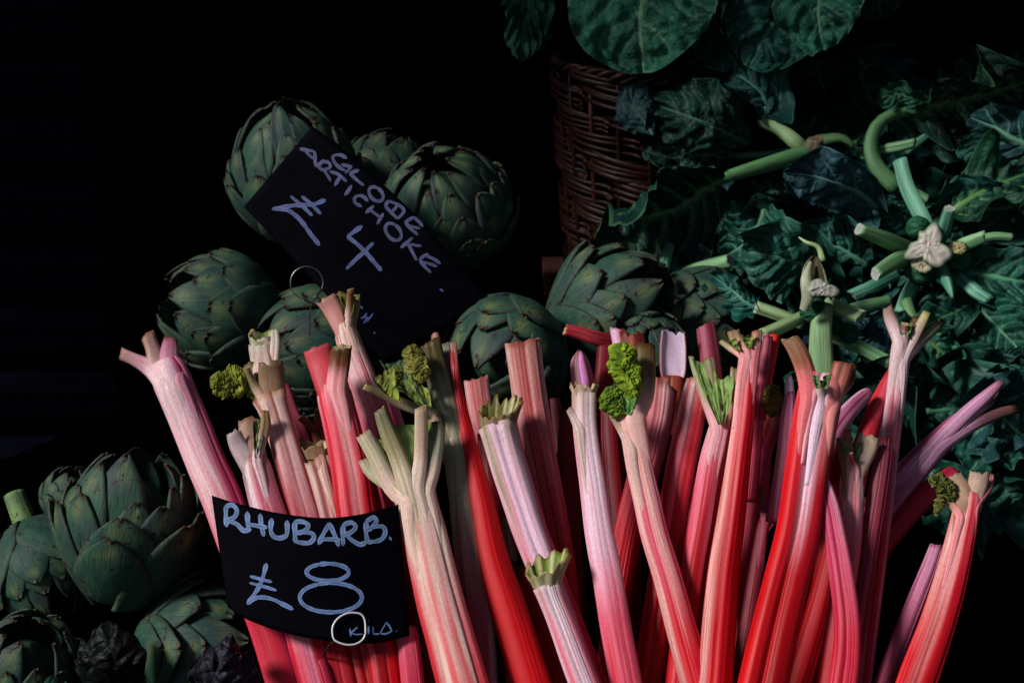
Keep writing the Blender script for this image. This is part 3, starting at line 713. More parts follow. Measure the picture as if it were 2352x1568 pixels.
def heart(parent, x, y, d, rpx, lobes, col, green, seed=1, name='cut_heart', n=60, m=9, sq=1.0):
    """cut face of a stump: pale bumpy pith with an uneven outline on a short green side"""
    V = []; C = []; U = []; p0 = P(x, y, d); T = (CAM - p0).normalized(); sx = RT; sy = sx.cross(T) * -1; sc = d / K
    for i in range(m + 2):
        f = min(1, i / m)
        for j in range(n):
            a = 2 * math.pi * j / n
            r = rpx * (1 + sum(am * math.cos(kf * a + ph) for kf, am, ph in lobes) + 0.10 * mn.noise(Vector((math.cos(a) * 3, math.sin(a) * 3, seed))))
            if i > m: r *= 0.92
            p = p0 + (sx * math.cos(a) * r * f + sy * math.sin(a) * r * f * sq) * sc
            z = (0.0010 * mn.noise(p * 120) + 0.0016 * mn.noise(p * 500)) * (f < 0.99) - 0.002 * f ** 8 - (0.02 if i > m else 0)
            V.append(p + T * (z + 0.004)); k = 0.85 + 0.35 * mn.noise(p * 260)
            c = col if i < m - 0 else green
            if i == m - 1: c = tuple((u + v) / 2 for u, v in zip(col, green))
            cc = [q * k for q in lin(c)]; C.append(cc); U.append((a, f))
    return mesh_obj(name, V, grid_faces(m + 2, n, True), MG, parent, C, U)
# star shaped cut stump
ps = plant('star shaped stump with white cut heart and stubby green stalks facing us', 2130, 565, 1.86)
dd = 1.84
for p in [[(2068, 368, 34, dd + .06), (2085, 430, 36, dd + .05), (2120, 500, 38, dd + .03), (2140, 540, 36, dd + .03)],
          [(2182, 478, 28, dd - .02), (2165, 530, 34, dd), (2150, 560, 34, dd + .02)],
          [(2262, 543, 26, dd - .01), (2215, 562, 32, dd), (2180, 580, 34, dd + .03)],
          [(1972, 526, 30, dd - .02), (2030, 548, 38, dd), (2085, 572, 40, dd + .03), (2110, 580, 38, dd + .04)],
          [(2010, 630, 30, dd - .03), (2055, 602, 38, dd), (2105, 580, 40, dd + .03)],
          [(1958, 678, 28, dd + .04), (2010, 655, 30, dd + .04), (2060, 630, 30, dd + .06)],
          [(2188, 684, 6, dd - .03), (2178, 655, 22, dd - .02), (2160, 615, 34, dd + .01), (2150, 590, 34, dd + .03)],
          [(2272, 690, 28, dd - .01), (2235, 665, 34, dd), (2195, 630, 34, dd + .03), (2175, 610, 30, dd + .04)],
          [(2072, 720, 38, dd + .0), (2085, 680, 34, dd + .01), (2105, 640, 32, dd + .03)],
          [(2325, 545, 18, dd + .03), (2285, 543, 20, dd + .03), (2250, 550, 20, dd + .03)]]:
    stalk(p, ps, GT if p[0][1] < 500 or p[0][1] > 660 else GS)
for x, y, r in ((2108, 522, 27), (2120, 622, 36), (2200, 594, 32)): sprout(ps, x, y, dd + .015, r, (28, 74, 48))
heart(ps, 2132, 566, dd - 0.024, 46, [(3, 0.26, 2.2), (1, 0.12, 0.5), (5, 0.10, 1.0), (8, 0.05, 2)], (240, 228, 212), (90, 120, 84))
heart(ps, 2198, 570, dd - 0.012, 20, [(2, 0.2, 0)], (205, 190, 130), (70, 110, 70), 3)
heart(ps, 2117, 606, dd - 0.018, 24, [(2, 0.15, 1)], (215, 200, 160), (70, 110, 70), 5)
leaf(ps, [(2180, 625), (2240, 628), (2310, 640), (2420, 655)], 150, 10, 1.88, 1.84, 0.01, 0.05, 0.1, 0.03, (24, 84, 70), (90, 160, 120), 26)
leaf(ps, [(2170, 660), (2240, 700), (2300, 760), (2370, 830)], 150, -10, 1.90, 1.80, 0.01, 0.3, 0.15, 0.035, (22, 82, 66), (84, 150, 112), 14)
leaf(ps, [(2150, 520), (2200, 480), (2280, 430), (2400, 385)], 170, 30, 1.93, 1.95, 0.02, 0.12, 0.2, 0.04, (20, 70, 52), (96, 150, 88), 28)
# torn heel with a bud
pt = plant('greens stump with a pale torn peeling heel and a small round bud above the rhubarb', 1880, 690, 1.74)
d = 1.73
stalk([(1892, 700, 44, d), (1885, 760, 50, d - .01), (1886, 840, 58, d - .015), (1886, 900, 58, d - .02)], pt, GP)
stalk([(1735, 705, 30, d + .03), (1785, 722, 30, d + .03), (1845, 745, 28, d + .03)], pt, GP)
stalk([(1750, 770, 32, d - .02), (1800, 748, 30, d), (1850, 724, 28, d + .02)], pt, GP)
stalk([(1978, 728, 34, d - .02), (1945, 715, 34, d - .01), (1900, 695, 32, d + .01)], pt, GP, (170, 195, 160))
stalk([(2045, 690, 22, d + .04), (1995, 700, 26, d + .03), (1940, 715, 26, d + .03)], pt, GS)
stalk([(2045, 835, 30, d + .01), (1990, 805, 32, d + .02), (1925, 775, 34, d + .03), (1900, 765, 30, d + .04)], pt, GS)
blade('torn_skin', [(1872, 588, 10, d - .01), (1868, 620, 46, d - .02), (1872, 660, 60, d - .03), (1880, 690, 62, d - .02)], pt, pal([(0, (175, 185, 150)), (1, (160, 180, 140))])[0], lin((70, 66, 40)), 1, depth=0.9)
blade('torn_skin', [(1862, 600, 8, d - .02), (1852, 640, 26, d - .035), (1856, 680, 30, d - .035), (1846, 712, 20, d - .03)], pt, pal([(0, (185, 195, 165)), (1, (170, 185, 150))])[0], lin((120, 130, 90)), -1, depth=0.8)
heart(pt, 1888, 664, d - 0.04, 30, [(2, 0.25, 0.6), (3, 0.15, 1)], (196, 194, 180), (150, 165, 130), 7, sq=0.8)
rod('dry_fibre', [(1835, 545, 4, d), (1852, 556, 8, d - .01), (1880, 568, 12, d - .01), (1890, 600, 16, d - .01)], pt, mat=MG, A=GP[0], B=GP[0], cut=lin((200, 190, 180)), nseg=12, nang=8, ribs=0)
for x, y, r in ((1868, 712, 32), (1912, 745, 24), (1950, 765, 24)): sprout(pt, x, y, d + (0 if r > 30 else .02), r)
leaf(pt, [(1745, 712), (1710, 690), (1680, 665), (1640, 635)], 84, 20, 1.77, 1.80, 0.01, 0.05, 0.3, 0.02, (22, 84, 74), (90, 160, 130), 14)
leaf(pt, [(1960, 720), (2000, 740), (2030, 755), (1960, 790)], 90, 10, 1.80, 1.80, 0.0, 0.05, 0.2, 0.02, BL, (60, 110, 100), 8)
leaf(pt, [(2010, 880), (1990, 860), (1900, 850), (1800, 870)], 70, 20, 1.80, 1.82, 0, 0.05, 0.2, 0.02, (24, 84, 66), (90, 150, 110), 20)
# heel with long pale stalks (upper centre)
ph = plant('greens with a brown cut heel and long pale leaf stalks spreading left beside the basket', 1865, 345, 2.05)
d = 2.02
stalk([(1875, 318, 34, d - .03), (1868, 345, 52, d - .02), (1855, 372, 50, d)], ph, pal([(0, (120, 120, 84)), (1, (110, 120, 84))], [(0, (90, 80, 62)), (1, (80, 90, 64))]), (120, 105, 84), name='heel')
stalk([(1745, 280, 22, d + .02), (1790, 298, 30, d), (1825, 325, 36, d - .01), (1850, 350, 36, d)], ph, GP)
leaf(ph, [(1862, 355), (1790, 372), (1640, 420), (1560, 470), (1450, 500), (1395, 470)], 300, 28, d - .02, 1.94, 0.01, 0.42, 0.42, 0.035, (16, 58, 50), (104, 160, 100), 40, vcount=5)
leaf(ph, [(1850, 345), (1770, 355), (1640, 358), (1560, 345), (1500, 290)], 190, -24, d + .03, 2.06, 0.02, 0.45, 0.3, 0.03, (14, 52, 44), (80, 130, 96), 22)
leaf(ph, [(1750, 285), (1755, 230), (1700, 180), (1610, 150)], 170, -22, 2.04, 2.10, 0.03, 0.03, 0.3, 0.03, (18, 74, 66), (90, 160, 140), 14)
leaf(ph, [(1720, 330), (1660, 300), (1590, 270), (1500, 240)], 190, 12, 2.03, 2.04, 0.05, 0.03, -0.25, 0.04, (16, 58, 48), (70, 120, 92), 12)
leaf(ph, [(1500, 310), (1480, 280), (1455, 240), (1465, 195)], 90, 10, 2.02, 2.05, 0.0, 0.03, 0.1, 0.02, (30, 66, 68), (60, 100, 92), 8, pucker=0.6)
leaf(ph, [(2016, 478), (1960, 436), (1885, 408), (1800, 398)], 140, 24, 1.92, 1.88, 0.02, 0.03, 0.06, 0.015, BL, (110, 165, 165), 16, pucker=0.35, vcount=4)
leaf(ph, [(2000, 470), (1980, 490), (1940, 520), (1900, 545)], 110, 0, 1.94, 1.91, 0.01, 0.03, 0.1, 0.02, (28, 74, 76), (80, 140, 130), 10, pucker=0.6)
leaf(ph, [(1880, 325), (1930, 318), (1965, 340), (1990, 360)], 40, 30, d, d, 0.01, 0.6, 0.2, 0.01, (30, 90, 70), (96, 140, 84), 28)
stalk([(1975, 390, 18, d + .04), (1920, 362, 22, d + .03), (1880, 352, 22, d + .02)], ph, GT)
stalk([(1905, 430, 22, d + .03), (1890, 400, 24, d + .02), (1870, 370, 26, d + .01)], ph, GS)
leaf(ph, [(1870, 520), (1800, 540), (1730, 560), (1640, 600)], 200, 15, 1.98, 1.94, 0.02, 0.02, 0.2, 0.04, (15, 56, 48), (64, 110, 86), 12)
leaf(ph, [(1880, 470), (1840, 480), (1760, 490), (1690, 520)], 120, 25, 1.99, 1.97, 0.02, 0.05, 0.25, 0.03, (20, 64, 56), (70, 120, 92), 10)
leaf(ph, [(1990, 610), (1940, 575), (1900, 560), (1850, 530)], 160, 10, 1.90, 1.91, 0.01, 0.05, 0.15, 0.04, (20, 72, 64), (90, 150, 120), 18)
leaf(ph, [(1900, 640), (1850, 610), (1790, 590), (1710, 575)], 190, 18, 1.90, 1.88, 0.03, 0.03, 0.12, 0.03, (30, 92, 76), (110, 168, 130), 18)
leaf(ph, [(1760, 470), (1740, 520), (1710, 560), (1660, 590)], 150, -20, 1.93, 1.90, 0.02, 0.03, 0.15, 0.03, (26, 84, 70), (100, 156, 120), 14)
# upper right
pr = plant('greens at the far right edge with one thick pale stalk arching up and over', 2010, 340, 2.06)
d = 2.02
leaf(pr, [(2062, 432), (2012, 380), (2002, 320), (2040, 268), (2150, 242), (2260, 215), (2400, 175)], 210, -28, d - .03, 2.04, 0.0, 0.45, 0.25, 0.05, (16, 54, 44), (100, 150, 96), 38, vcount=7)
stalk([(2102, 328, 22, d - .02), (2060, 338, 26, d - .01), (2018, 345, 24, d)], pr, GS, (150, 160, 120))
leaf(pr, [(2130, 236), (2090, 225), (2060, 215), (2020, 235)], 70, 20, d - .01, d, 0.01, 0.02, 0.2, 0.02, (26, 90, 66), (96, 150, 110), 10)
leaf(pr, [(2400, 345), (2330, 320), (2290, 295), (2230, 270)], 130, 10, 1.97, 2.0, 0.01, 0.05, 0.12, 0.025, (28, 70, 74), (100, 160, 130), 26, vcount=4)
leaf(pr, [(2300, 330), (2260, 330), (2240, 360), (2235, 390)], 90, 10, 1.99, 1.98, 0.0, 0.05, 0.12, 0.02, (22, 80, 66), (90, 150, 110), 10)
leaf(pr, [(2330, 470), (2280, 480), (2220, 470), (2150, 500)], 150, 15, 1.97, 1.94, 0.02, 0.03, 0.15, 0.03, (28, 86, 74), (104, 160, 124), 16)
leaf(pr, [(2150, 270), (2160, 300), (2190, 320), (2240, 300)], 100, -20, 2.05, 2.02, 0.0, 0.05, 0.2, 0.03, (20, 66, 54), (70, 120, 90), 10)
stalk([(2240, 260, 16, 2.06), (2150, 300, 18, 2.04), (2080, 350, 20, 2.03)], pr, GT)
stalk([(2400, 460, 26, 1.97), (2340, 500, 28, 1.96), (2300, 545, 28, 1.95)], pr, GS)
stalk([(2130, 460, 24, 2.0), (2075, 430, 24, 2.0)], pr, GS)
leaf(pr, [(2110, 470), (2080, 480), (2050, 500), (2000, 480)], 90, 10, 1.94, 1.93, 0, 0.02, 0.2, 0.02, (18, 74, 62), (70, 130, 100), 8)
# lower right
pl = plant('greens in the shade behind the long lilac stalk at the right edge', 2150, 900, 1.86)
leaf(pl, [(2080, 690), (2110, 760), (2140, 790), (2190, 830)], 120, 10, 1.83, 1.80, 0.01, 0.2, 0.15, 0.03, (26, 92, 70), (110, 160, 100), 26, vcount=4)
leaf(pl, [(2190, 850), (2240, 850), (2290, 835), (2350, 815)], 50, 35, 1.80, 1.80, 0.0, 0.02, 0.3, 0.01, (18, 66, 60), (96, 160, 130), 9)
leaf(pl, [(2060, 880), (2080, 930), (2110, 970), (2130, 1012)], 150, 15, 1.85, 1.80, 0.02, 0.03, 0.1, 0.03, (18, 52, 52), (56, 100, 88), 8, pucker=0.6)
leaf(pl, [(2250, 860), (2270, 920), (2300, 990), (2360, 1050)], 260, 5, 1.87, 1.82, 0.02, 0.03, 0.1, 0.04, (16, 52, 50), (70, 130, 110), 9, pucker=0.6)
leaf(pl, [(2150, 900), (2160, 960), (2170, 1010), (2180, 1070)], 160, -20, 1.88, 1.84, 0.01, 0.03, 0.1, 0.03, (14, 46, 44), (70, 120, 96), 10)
leaf(pl, [(2330, 800), (2350, 720), (2350, 660), (2340, 600)], 140, 25, 1.84, 1.88, 0.02, 0.05, 0.25, 0.04, (20, 74, 60), (70, 130, 100), 12)
leaf(pl, [(2200, 1030), (2240, 1060), (2290, 1090), (2400, 1120)], 130, -20, 1.80, 1.78, 0.02, 0.03, 0.2, 0.03, (20, 72, 60), (80, 130, 100), 16)
leaf(pl, [(2110, 1010), (2180, 1020), (2260, 1010), (2340, 1040)], 70, -20, 1.84, 1.80, 0.0, 0.03, 0.2, 0.02, (16, 66, 58), (60, 110, 90), 8)
stalk([(2350, 1160, 26, 1.80), (2310, 1140, 26, 1.80), (2260, 1120, 22, 1.81)], pl, GT)
leaf(pl, [(2230, 700), (2190, 720), (2150, 740), (2110, 790)], 110, -20, 1.86, 1.84, 0.02, 0.03, 0.2, 0.03, (18, 66, 54), (80, 140, 96), 12)
# filler leaves, spread over the four heaps by nearness
heaps = [(ps, 2130, 600), (pt, 1850, 700), (ph, 1780, 430), (pr, 2180, 330), (pl, 2180, 950)]
FR = random.Random(21)
for i in range(120):
    for _ in range(60):
        x = FR.uniform(1560, 2400); y = FR.uniform(190, 1150)
        if y < 470 and x < 1700: continue
        if y > 700 and x < 1900: continue
        if y > 1000 and x < 2150: continue
        if y < 300 and x < 2000: continue
        break
    a = FR.uniform(0, 6.28); L = FR.uniform(120, 220); dx, dy = math.cos(a) * L, math.sin(a) * L
    root = min(heaps, key=lambda h: (h[1] - x) ** 2 + (h[2] - y) ** 2)[0]
    dz = DP(y) + 0.05 + FR.uniform(-0.01, 0.07)
    cc = FR.choice([(22, 74, 62), (28, 88, 72), (36, 78, 80), (26, 92, 74)])
    leaf(root, [(x - dx / 2, y - dy / 2), (x + FR.uniform(-20, 20), y + FR.uniform(-20, 20)), (x + dx / 2, y + dy / 2)], FR.uniform(130, 230), FR.uniform(-35, 35), dz, dz + FR.uniform(-0.05, 0.05), FR.uniform(0, 0.03), 0.05, FR.uniform(0.0, 0.35), 0.045, cc, (84, 146, 116), FR.choice([6, 9, 14]), nv=28, nu=25, vcount=4)
# greens in the basket
gb = 'leafy greens spilling over the basket rim'
p1 = plant('broad veined leaf hanging low over the front of the wicker basket', 1460, 40, 2.05, gb)
leaf(p1, [(1500, -190), (1490, -80), (1470, 40), (1478, 168)], 330, -5, 2.12, 2.02, 0.04, 0.02, 0.05, 0.03, (52, 120, 94), (140, 185, 145), 15, nv=60, nu=51, vcount=6)
leaf(p1, [(1640, -120), (1620, -30), (1590, 60), (1600, 130)], 180, -20, 2.10, 2.06, 0.03, 0.02, 0.15, 0.03, (24, 70, 64), (80, 130, 110), 9)
p2 = plant('narrow lobed leaf hanging alone off the left side of the basket rim', 1215, 40, 2.12, gb)
leaf(p2, [(1260, -120), (1225, -30), (1205, 60), (1195, 142)], 116, 10, 2.18, 2.1, 0.02, 0.02, 0.1, 0.02, (44, 104, 84), (100, 150, 120), 9)
leaf(p2, [(1265, -60), (1250, 0), (1245, 70), (1248, 122)], 52, 0, 2.19, 2.11, 0.01, 0.02, 0.1, 0.01, (32, 84, 68), (80, 130, 104), 6)
p3_ = plant('overlapping leaves hanging in the middle of the basket top', 1730, 60, 2.08, gb)
leaf(p3_, [(1700, -180), (1690, -80), (1700, 20), (1720, 110)], 190, 12, 2.12, 2.06, 0.03, 0.02, 0.12, 0.03, (38, 106, 82), (120, 168, 126), 10)
leaf(p3_, [(1850, -120), (1810, -20), (1770, 60), (1720, 155)], 230, 0, 2.10, 2.04, 0.03, 0.02, 0.05, 0.03, (30, 92, 78), (116, 168, 132), 11)
p4_ = plant('ragged pale veined leaf at the right of the basket top', 1890, 50, 2.06, gb)
leaf(p4_, [(1930, -130), (1900, -60), (1880, 20), (1890, 115)], 200, -8, 2.06, 2.0, 0.03, 0.02, 0.0, 0.03, (46, 116, 92), (130, 172, 136), 11)
leaf(p4_, [(2060, -110), (2030, -60), (2020, 0), (2030, 45)], 160, -15, 2.10, 2.06, 0.02, 0.02, 0.1, 0.03, (26, 70, 56), (80, 120, 90), 9)
leaf(p4_, [(1840, 20), (1870, 90), (1880, 160), (1905, 245)], 190, 10, 2.16, 2.12, 0.0, 0.02, 0.2, 0.04, (12, 40, 34), (60, 96, 66), 9)
leaf(p4_, [(1830, 70), (1820, 120), (1820, 170), (1850, 215)], 130, -10, 2.13, 2.10, 0.0, 0.02, 0.2, 0.03, (18, 56, 54), (60, 100, 84), 9)
leaf(p3_, [(1640, 40), (1650, 90), (1680, 130), (1700, 165)], 110, -15, 2.14, 2.10, 0.0, 0.02, 0.2, 0.03, (18, 60, 54), (60, 100, 84), 8)

# trimmed stalks lying left of the heap
def trimmed(label, pts, A, cut):
    o = rod('trimmed_stalk', pts, None, mat=MG, A=A[0], B=A[1], cut=lin(cut), nseg=14, nang=18, ribs=0.05, flat=0.85)
    tag(o, label, 'trimmed stalk', 'trimmed green stalks lying behind the artichokes'); return o
trimmed('short green stalk standing in front of the basket, brown cut end down', [(1483, 622, 44, 1.93), (1480, 596, 34, 1.95), (1479, 560, 20, 1.98), (1482, 535, 16, 2.0)], pal([(0, (170, 150, 100)), (.04, (100, 120, 80)), (.1, (76, 130, 96)), (1, (70, 130, 100))], [(0, (150, 130, 84)), (1, (56, 104, 76))]), (165, 140, 80))
trimmed('green stalk with a whitish broken joint leaning right of the short one', [(1565, 508, 16, 2.0), (1545, 550, 22, 1.97), (1530, 590, 30, 1.93), (1518, 640, 34, 1.9)], GT, (170, 190, 170))
trimmed('thick green stalk lying level with its pale cut end to the right', [(1678, 600, 36, 1.88), (1630, 612, 36, 1.9), (1570, 628, 34, 1.94)], GS, (190, 180, 175))
trimmed('dark slim stalk standing between the broken joint and the level stalk', [(1608, 530, 18, 2.02), (1595, 570, 24, 2.0), (1580, 620, 28, 1.97)], GT, (120, 140, 110))

# ------------------------------------------------------------------ rhubarb
RG = 'rhubarb stalks standing in a bunch'
def DL(y, L): return 1.40 + 0.030 * L + 0.022 * max(0, L - 0.9) + (1568 - y) * 1.2e-4
def rhubarb(label, palname, L, pts, stubs=(), collars=(), webs=(), crumples=(), ribs=0.055, groove=0.0, jag=0.14, cut=CUT, endmode='cut', tofs=0.0, flat=0.68, ext=True, roundend=False, bands=()):
    A, B = PAL[palname]
    if ext and pts[-1][1] > 1100:
        (x0, y0, w0), (x1, y1, w1) = pts[-2], pts[-1]; k = (1760 - y1) / max(1, (y1 - y0))
        pts = list(pts) + [(x1 + (x1 - x0) * k, 1760, w1)]
    q = [(x, y, w, DL(y, L)) for x, y, w in pts]
    multi = stubs or collars or webs or crumples
    root = empty('rhubarb_stalk', P(pts[0][0], pts[-1][1], DL(pts[-1][1], L))) if multi else None
    o = rod('stem' if multi else 'rhubarb_stalk', q, root, A=A, B=B, cut=cut, nseg=40, nang=92, ribs=ribs, flare=0.14 if (stubs or collars) else 0.0, groove=groove, jag=jag, endmode=endmode, tofs=tofs, flat=flat, tlen=540., roundend=2 if roundend else (1 if (stubs and not collars) else 0), bands=[(a_, b_, lin(c_), d_, e_) for a_, b_, c_, d_, e_ in bands])
    tag(root or o, label, 'rhubarb', RG)
    def at_y(yy):
        for (xa, ya, wa), (xc_, yc_, wc_) in zip(pts, pts[1:]):
            if yy <= yc_ or (xc_, yc_, wc_) == tuple(pts[-1]): k_ = max(0, (yy - ya) / max(1e-6, yc_ - ya)); return xa + (xc_ - xa) * k_, wa + (wc_ - wa) * k_
    for st in stubs:
        kind, sp, c1, c2 = st[:4]; dz = st[4] if len(st) > 4 else 0
        qq = [(x, y, w, DL(y, L) + dz * (1 - i / (len(sp) - 1))) for i, (x, y, w) in enumerate(sp)]
        xb, yb, wb = sp[-1]                                # the rib runs on down into the side of the stalk
        cext = None
        if pts[-1][1] - pts[0][1] > 250 and yb > pts[0][1] - 30:
            qq.pop(); cext = (xb - at_y(yb)[0]) / max(1, at_y(yb)[1] / 2)
            for dy, fw, fs in ((0, 0.97, 0.32), (40, 0.86, 0.35), (95, 0.66, 0.62), (165, 0.40, 1.1)):
                yy = yb + dy; xs, ws = at_y(yy); e0 = xb - at_y(yb)[0]; w_ = wb * fw; lim = max(0, ws / 2 * 0.97 - w_ / 2)
                e_ = max(-lim, min(lim, e0)); zs = flat * math.sqrt(max(0, (ws / 2) ** 2 - e_ ** 2)) - w_ / 2 * fs * 1.1
                qq.append((xs + e_, yy, w_, DL(yy, L) - max(0, zs) * DL(yy, L) / K))
        if kind == 'rod':
            ca0 = 0; ll = sum(math.dist(sp[i_][:2], sp[i_ + 1][:2]) for i_ in range(len(sp) - 1)) / 650; ca = keycol(A, 0.03 + tofs); cb = keycol(B, 0.03 + tofs)
            for xc, hw, bc, t1_, t2_ in (bands if cext is not None else ()):
                f_ = max(0, 1 - (abs(cext - xc) / (hw * 1.3)) ** 2); ca = [u + (v - u) * f_ for u, v in zip(ca, lin(bc))]; cb = [u + (v - u) * f_ for u, v in zip(cb, lin(bc))]
            rod('leaf_rib', qq, root, A=[(0, lin(c1)), (ll * .45, lin(c2)), (ll * .8, ca)], B=[(0, tuple(v * .6 for v in lin(c1))), (ll * .45, tuple(v * .7 for v in lin(c2))), (ll * .8, [(u + v) / 2 for u, v in zip(ca, cb)])], cut=lin((190, 175, 130)), nseg=24, nang=34, ribs=0.06, flat=0.7, groove=rnd.choice((0, 0.16, 0.22)), flare=0.10)
        else:
            blade('leaf_rib', qq, root, [(0, lin(c1)), (.15, lin(c2)), (.3, keycol(A, 0.03 + tofs))], lin((120, 130, 60) if len(st) < 6 else st[5]), 1 if kind == 'open' else -1)
    for c in collars: collar('cut_crown', c['x'], c['y'], DL(c['y'], L) + c.get('dz', 0), c.get('ang', 0), c['w0'], c['w1'], c['hf'], c['hb'], root, c.get('jag', 0.25), c.get('inner', (110, 135, 50)), c.get('outer', (180, 160, 120)), c.get('teeth', 9), skew=c.get('skew', 0))
    for wb in webs:
        a, b, col = wb[:3]; dz = (wb[3] if len(wb) > 3 else 0.0) - 0.014
        web('leaf_tissue', [(x, y, DL(y, L) + dz) for x, y in a], [(x, y, DL(y, L) + dz) for x, y in b], root, lin(col), top=wb[4] if len(wb) > 4 else 0.12)
    for cr in crumples:
        sp, c1, c2 = cr[:3]; dz = cr[3] if len(cr) > 3 else -0.01
        crumple('crumpled_leaf', [(x, y, w, DL(y, L) + dz) for x, y, w in sp], root, tuple(v * 0.72 for v in c1), tuple(v * 0.84 for v in c2), cr[4] * 1.3 if len(cr) > 4 else 0.5, fine=(cr[5] if len(cr) > 5 else 1.3) * 0.6)
    return root or o
BRN = (176, 140, 120); OLV = (120, 112, 62); CRM = (205, 190, 160); LGR = (176, 182, 140)
rhubarb('pale lilac stalk furthest left, leaning left with four short cut ribs', 'lilac', 1.0,
  [(376, 832, 84), (400, 890, 88), (432, 965, 90), (470, 1060, 92), (510, 1150, 94), (560, 1290, 94), (612, 1430, 92), (655, 1568, 92)],
  [('rod', [(278, 812, 26), (310, 826, 28), (350, 848, 42), (375, 880, 50)], BRN, (205, 150, 165)), ('rod', [(338, 770, 32), (350, 800, 34), (364, 850, 48), (376, 890, 50)], BRN, (200, 160, 150)),
   ('rod', [(392, 778, 28), (390, 806, 40), (390, 850, 50), (395, 890, 50)], (190, 110, 140), (215, 150, 175)), ('rod', [(416, 818, 14), (415, 838, 20), (410, 870, 30)], BRN, BRN, 0.005)], jag=0, tofs=0, bands=[(-0.35, 0.75, (238, 205, 208), 0.5, 1.0), (0.72, 0.3, (205, 60, 110), 1.5, 2.0)])
rhubarb('short lilac stalk second from left, its three ribs curled up above the rhubarb card', 'white', 0.6,
  [(582, 1050, 68), (592, 1090, 70), (608, 1150, 74), (640, 1250, 78), (680, 1400, 80)],
  [('closed', [(536, 990, 34), (548, 1025, 42), (568, 1080, 46)], (215, 195, 200), (190, 170, 160), -0.01), ('closed', [(572, 962, 50), (576, 1000, 54), (586, 1060, 60)], (170, 135, 110), (180, 150, 130), 0.004), ('rod', [(608, 942, 16), (610, 975, 24), (600, 1015, 24), (590, 1055, 26)], (175, 150, 100), (170, 140, 110), -0.014)],
  webs=[([(580, 965), (585, 1050)], [(612, 955), (596, 1050)], (70, 95, 42), 0.004)], tofs=0.12)
rhubarb('brownish cream stalk with a cut crown and a yellow crumpled leaf on its left', 'tan', 0.9,
  [(618, 910, 72), (632, 950, 66), (650, 1010, 68), (680, 1120, 74), (705, 1210, 78), (745, 1400, 84)],
  [('closed', [(578, 832, 40), (590, 870, 48), (615, 940, 56)], (120, 112, 72), (150, 128, 96), 0.0), ('closed', [(622, 832, 56), (624, 870, 62), (628, 940, 62)], (140, 118, 84), (165, 130, 105), -0.012),
   ('rod', [(565, 845, 14), (580, 880, 20), (610, 925, 24)], (150, 140, 90), (140, 120, 84), -0.012), ('rod', [(602, 790, 60), (606, 820, 62), (612, 860, 62)], (215, 205, 195), (190, 175, 160), 0.012), ('rod', [(632, 758, 16), (633, 790, 22), (630, 830, 24)], (190, 195, 160), (215, 205, 190), 0.004)],
  collars=[dict(x=606, y=812, w0=56, w1=78, hf=26, hb=56, inner=(120, 148, 82), outer=(190, 196, 160), teeth=5, jag=0.15, ang=2, dz=0.01)],
  crumples=[([(482, 868, 20), (510, 878, 60), (545, 876, 62), (575, 868, 34)], (120, 130, 30), (165, 170, 50), -0.004, 0.42, 1.6), ([(570, 880, 20), (582, 900, 30), (595, 935, 14)], (110, 120, 30), (150, 155, 50), 0)])
rhubarb('thin dark red stalk in the shade just right of the brownish cream one', 'mauve', 2.2, [(645, 880, 40), (662, 940, 44), (690, 1010, 48), (725, 1110, 52), (780, 1300, 56)])
rhubarb('tan twin stalk with small brown crown above the middle of the rhubarb card', 'tan', 1.0,
  [(722, 1060, 70), (735, 1100, 74), (755, 1180, 80), (790, 1330, 84)],
  [('closed', [(682, 1010, 30), (700, 1040, 36), (720, 1085, 44)], OLV, BRN, 0), ('rod', [(735, 1015, 12), (738, 1045, 18), (742, 1080, 24)], (190, 175, 140), BRN, -0.01)],
  collars=[dict(x=726, y=1055, w0=60, w1=84, hf=24, hb=46, inner=(120, 125, 70), outer=(160, 130, 100), teeth=5, ang=-4)], groove=0.16)
rhubarb('dried brown stalk end with a bent stub behind the red forked stalk', 'dry', 2.0, [(738, 985, 44), (752, 1040, 46), (770, 1120, 50)],
  [('rod', [(688, 958, 14), (708, 972, 18), (735, 995, 26)], (150, 110, 70), (130, 84, 44), -0.01), ('rod', [(730, 938, 14), (729, 960, 16), (733, 990, 26)], (150, 110, 70), (130, 84, 44), -0.012)], ext=False)
rhubarb('bright red stalk forking into one broad red and one brown rib above the card', 'red', 0.5,
  [(762, 885, 76), (772, 930, 80), (788, 1000, 86), (806, 1090, 92), (818, 1180, 96), (848, 1350, 96), (878, 1500, 82), (888, 1568, 80)],
  [('closed', [(728, 796, 66), (738, 830, 66), (756, 900, 64)], (225, 90, 100), (215, 55, 70), -0.004, (205, 140, 110)), ('rod', [(786, 796, 42), (782, 830, 46), (774, 895, 48)], (110, 84, 40), (130, 70, 40), -0.012)], jag=0, bands=[(0.15, 0.3, (242, 165, 165), .5, 1.2), (-0.55, 0.2, (236, 90, 105), .8, 1.6)])  # pink bands paint highlights onto the red skin
rhubarb('tallest stalk, pinkish with a fanned cut top in front of the artichoke card', 'pink', 1.5,
  [(790, 745, 52), (806, 800, 58), (832, 870, 66), (862, 960, 72), (890, 1050, 76), (930, 1200, 80)],
  [('closed', [(748, 684, 50), (764, 710, 46), (788, 765, 38)], (205, 150, 135), (225, 150, 145), -0.004, (110, 110, 60)), ('closed', [(786, 672, 44), (788, 705, 42), (794, 755, 34)], (130, 115, 55), (165, 100, 70), 0.002), ('rod', [(805, 664, 14), (804, 700, 17), (800, 750, 22)], (140, 100, 62), (150, 105, 80), -0.014), ('closed', [(820, 676, 14), (818, 705, 18), (808, 755, 24)], (150, 150, 90), (160, 140, 110), 0)],
  webs=[([(780, 678), (792, 750)], [(818, 680), (804, 750)], (95, 100, 30), 0.006)], jag=0)
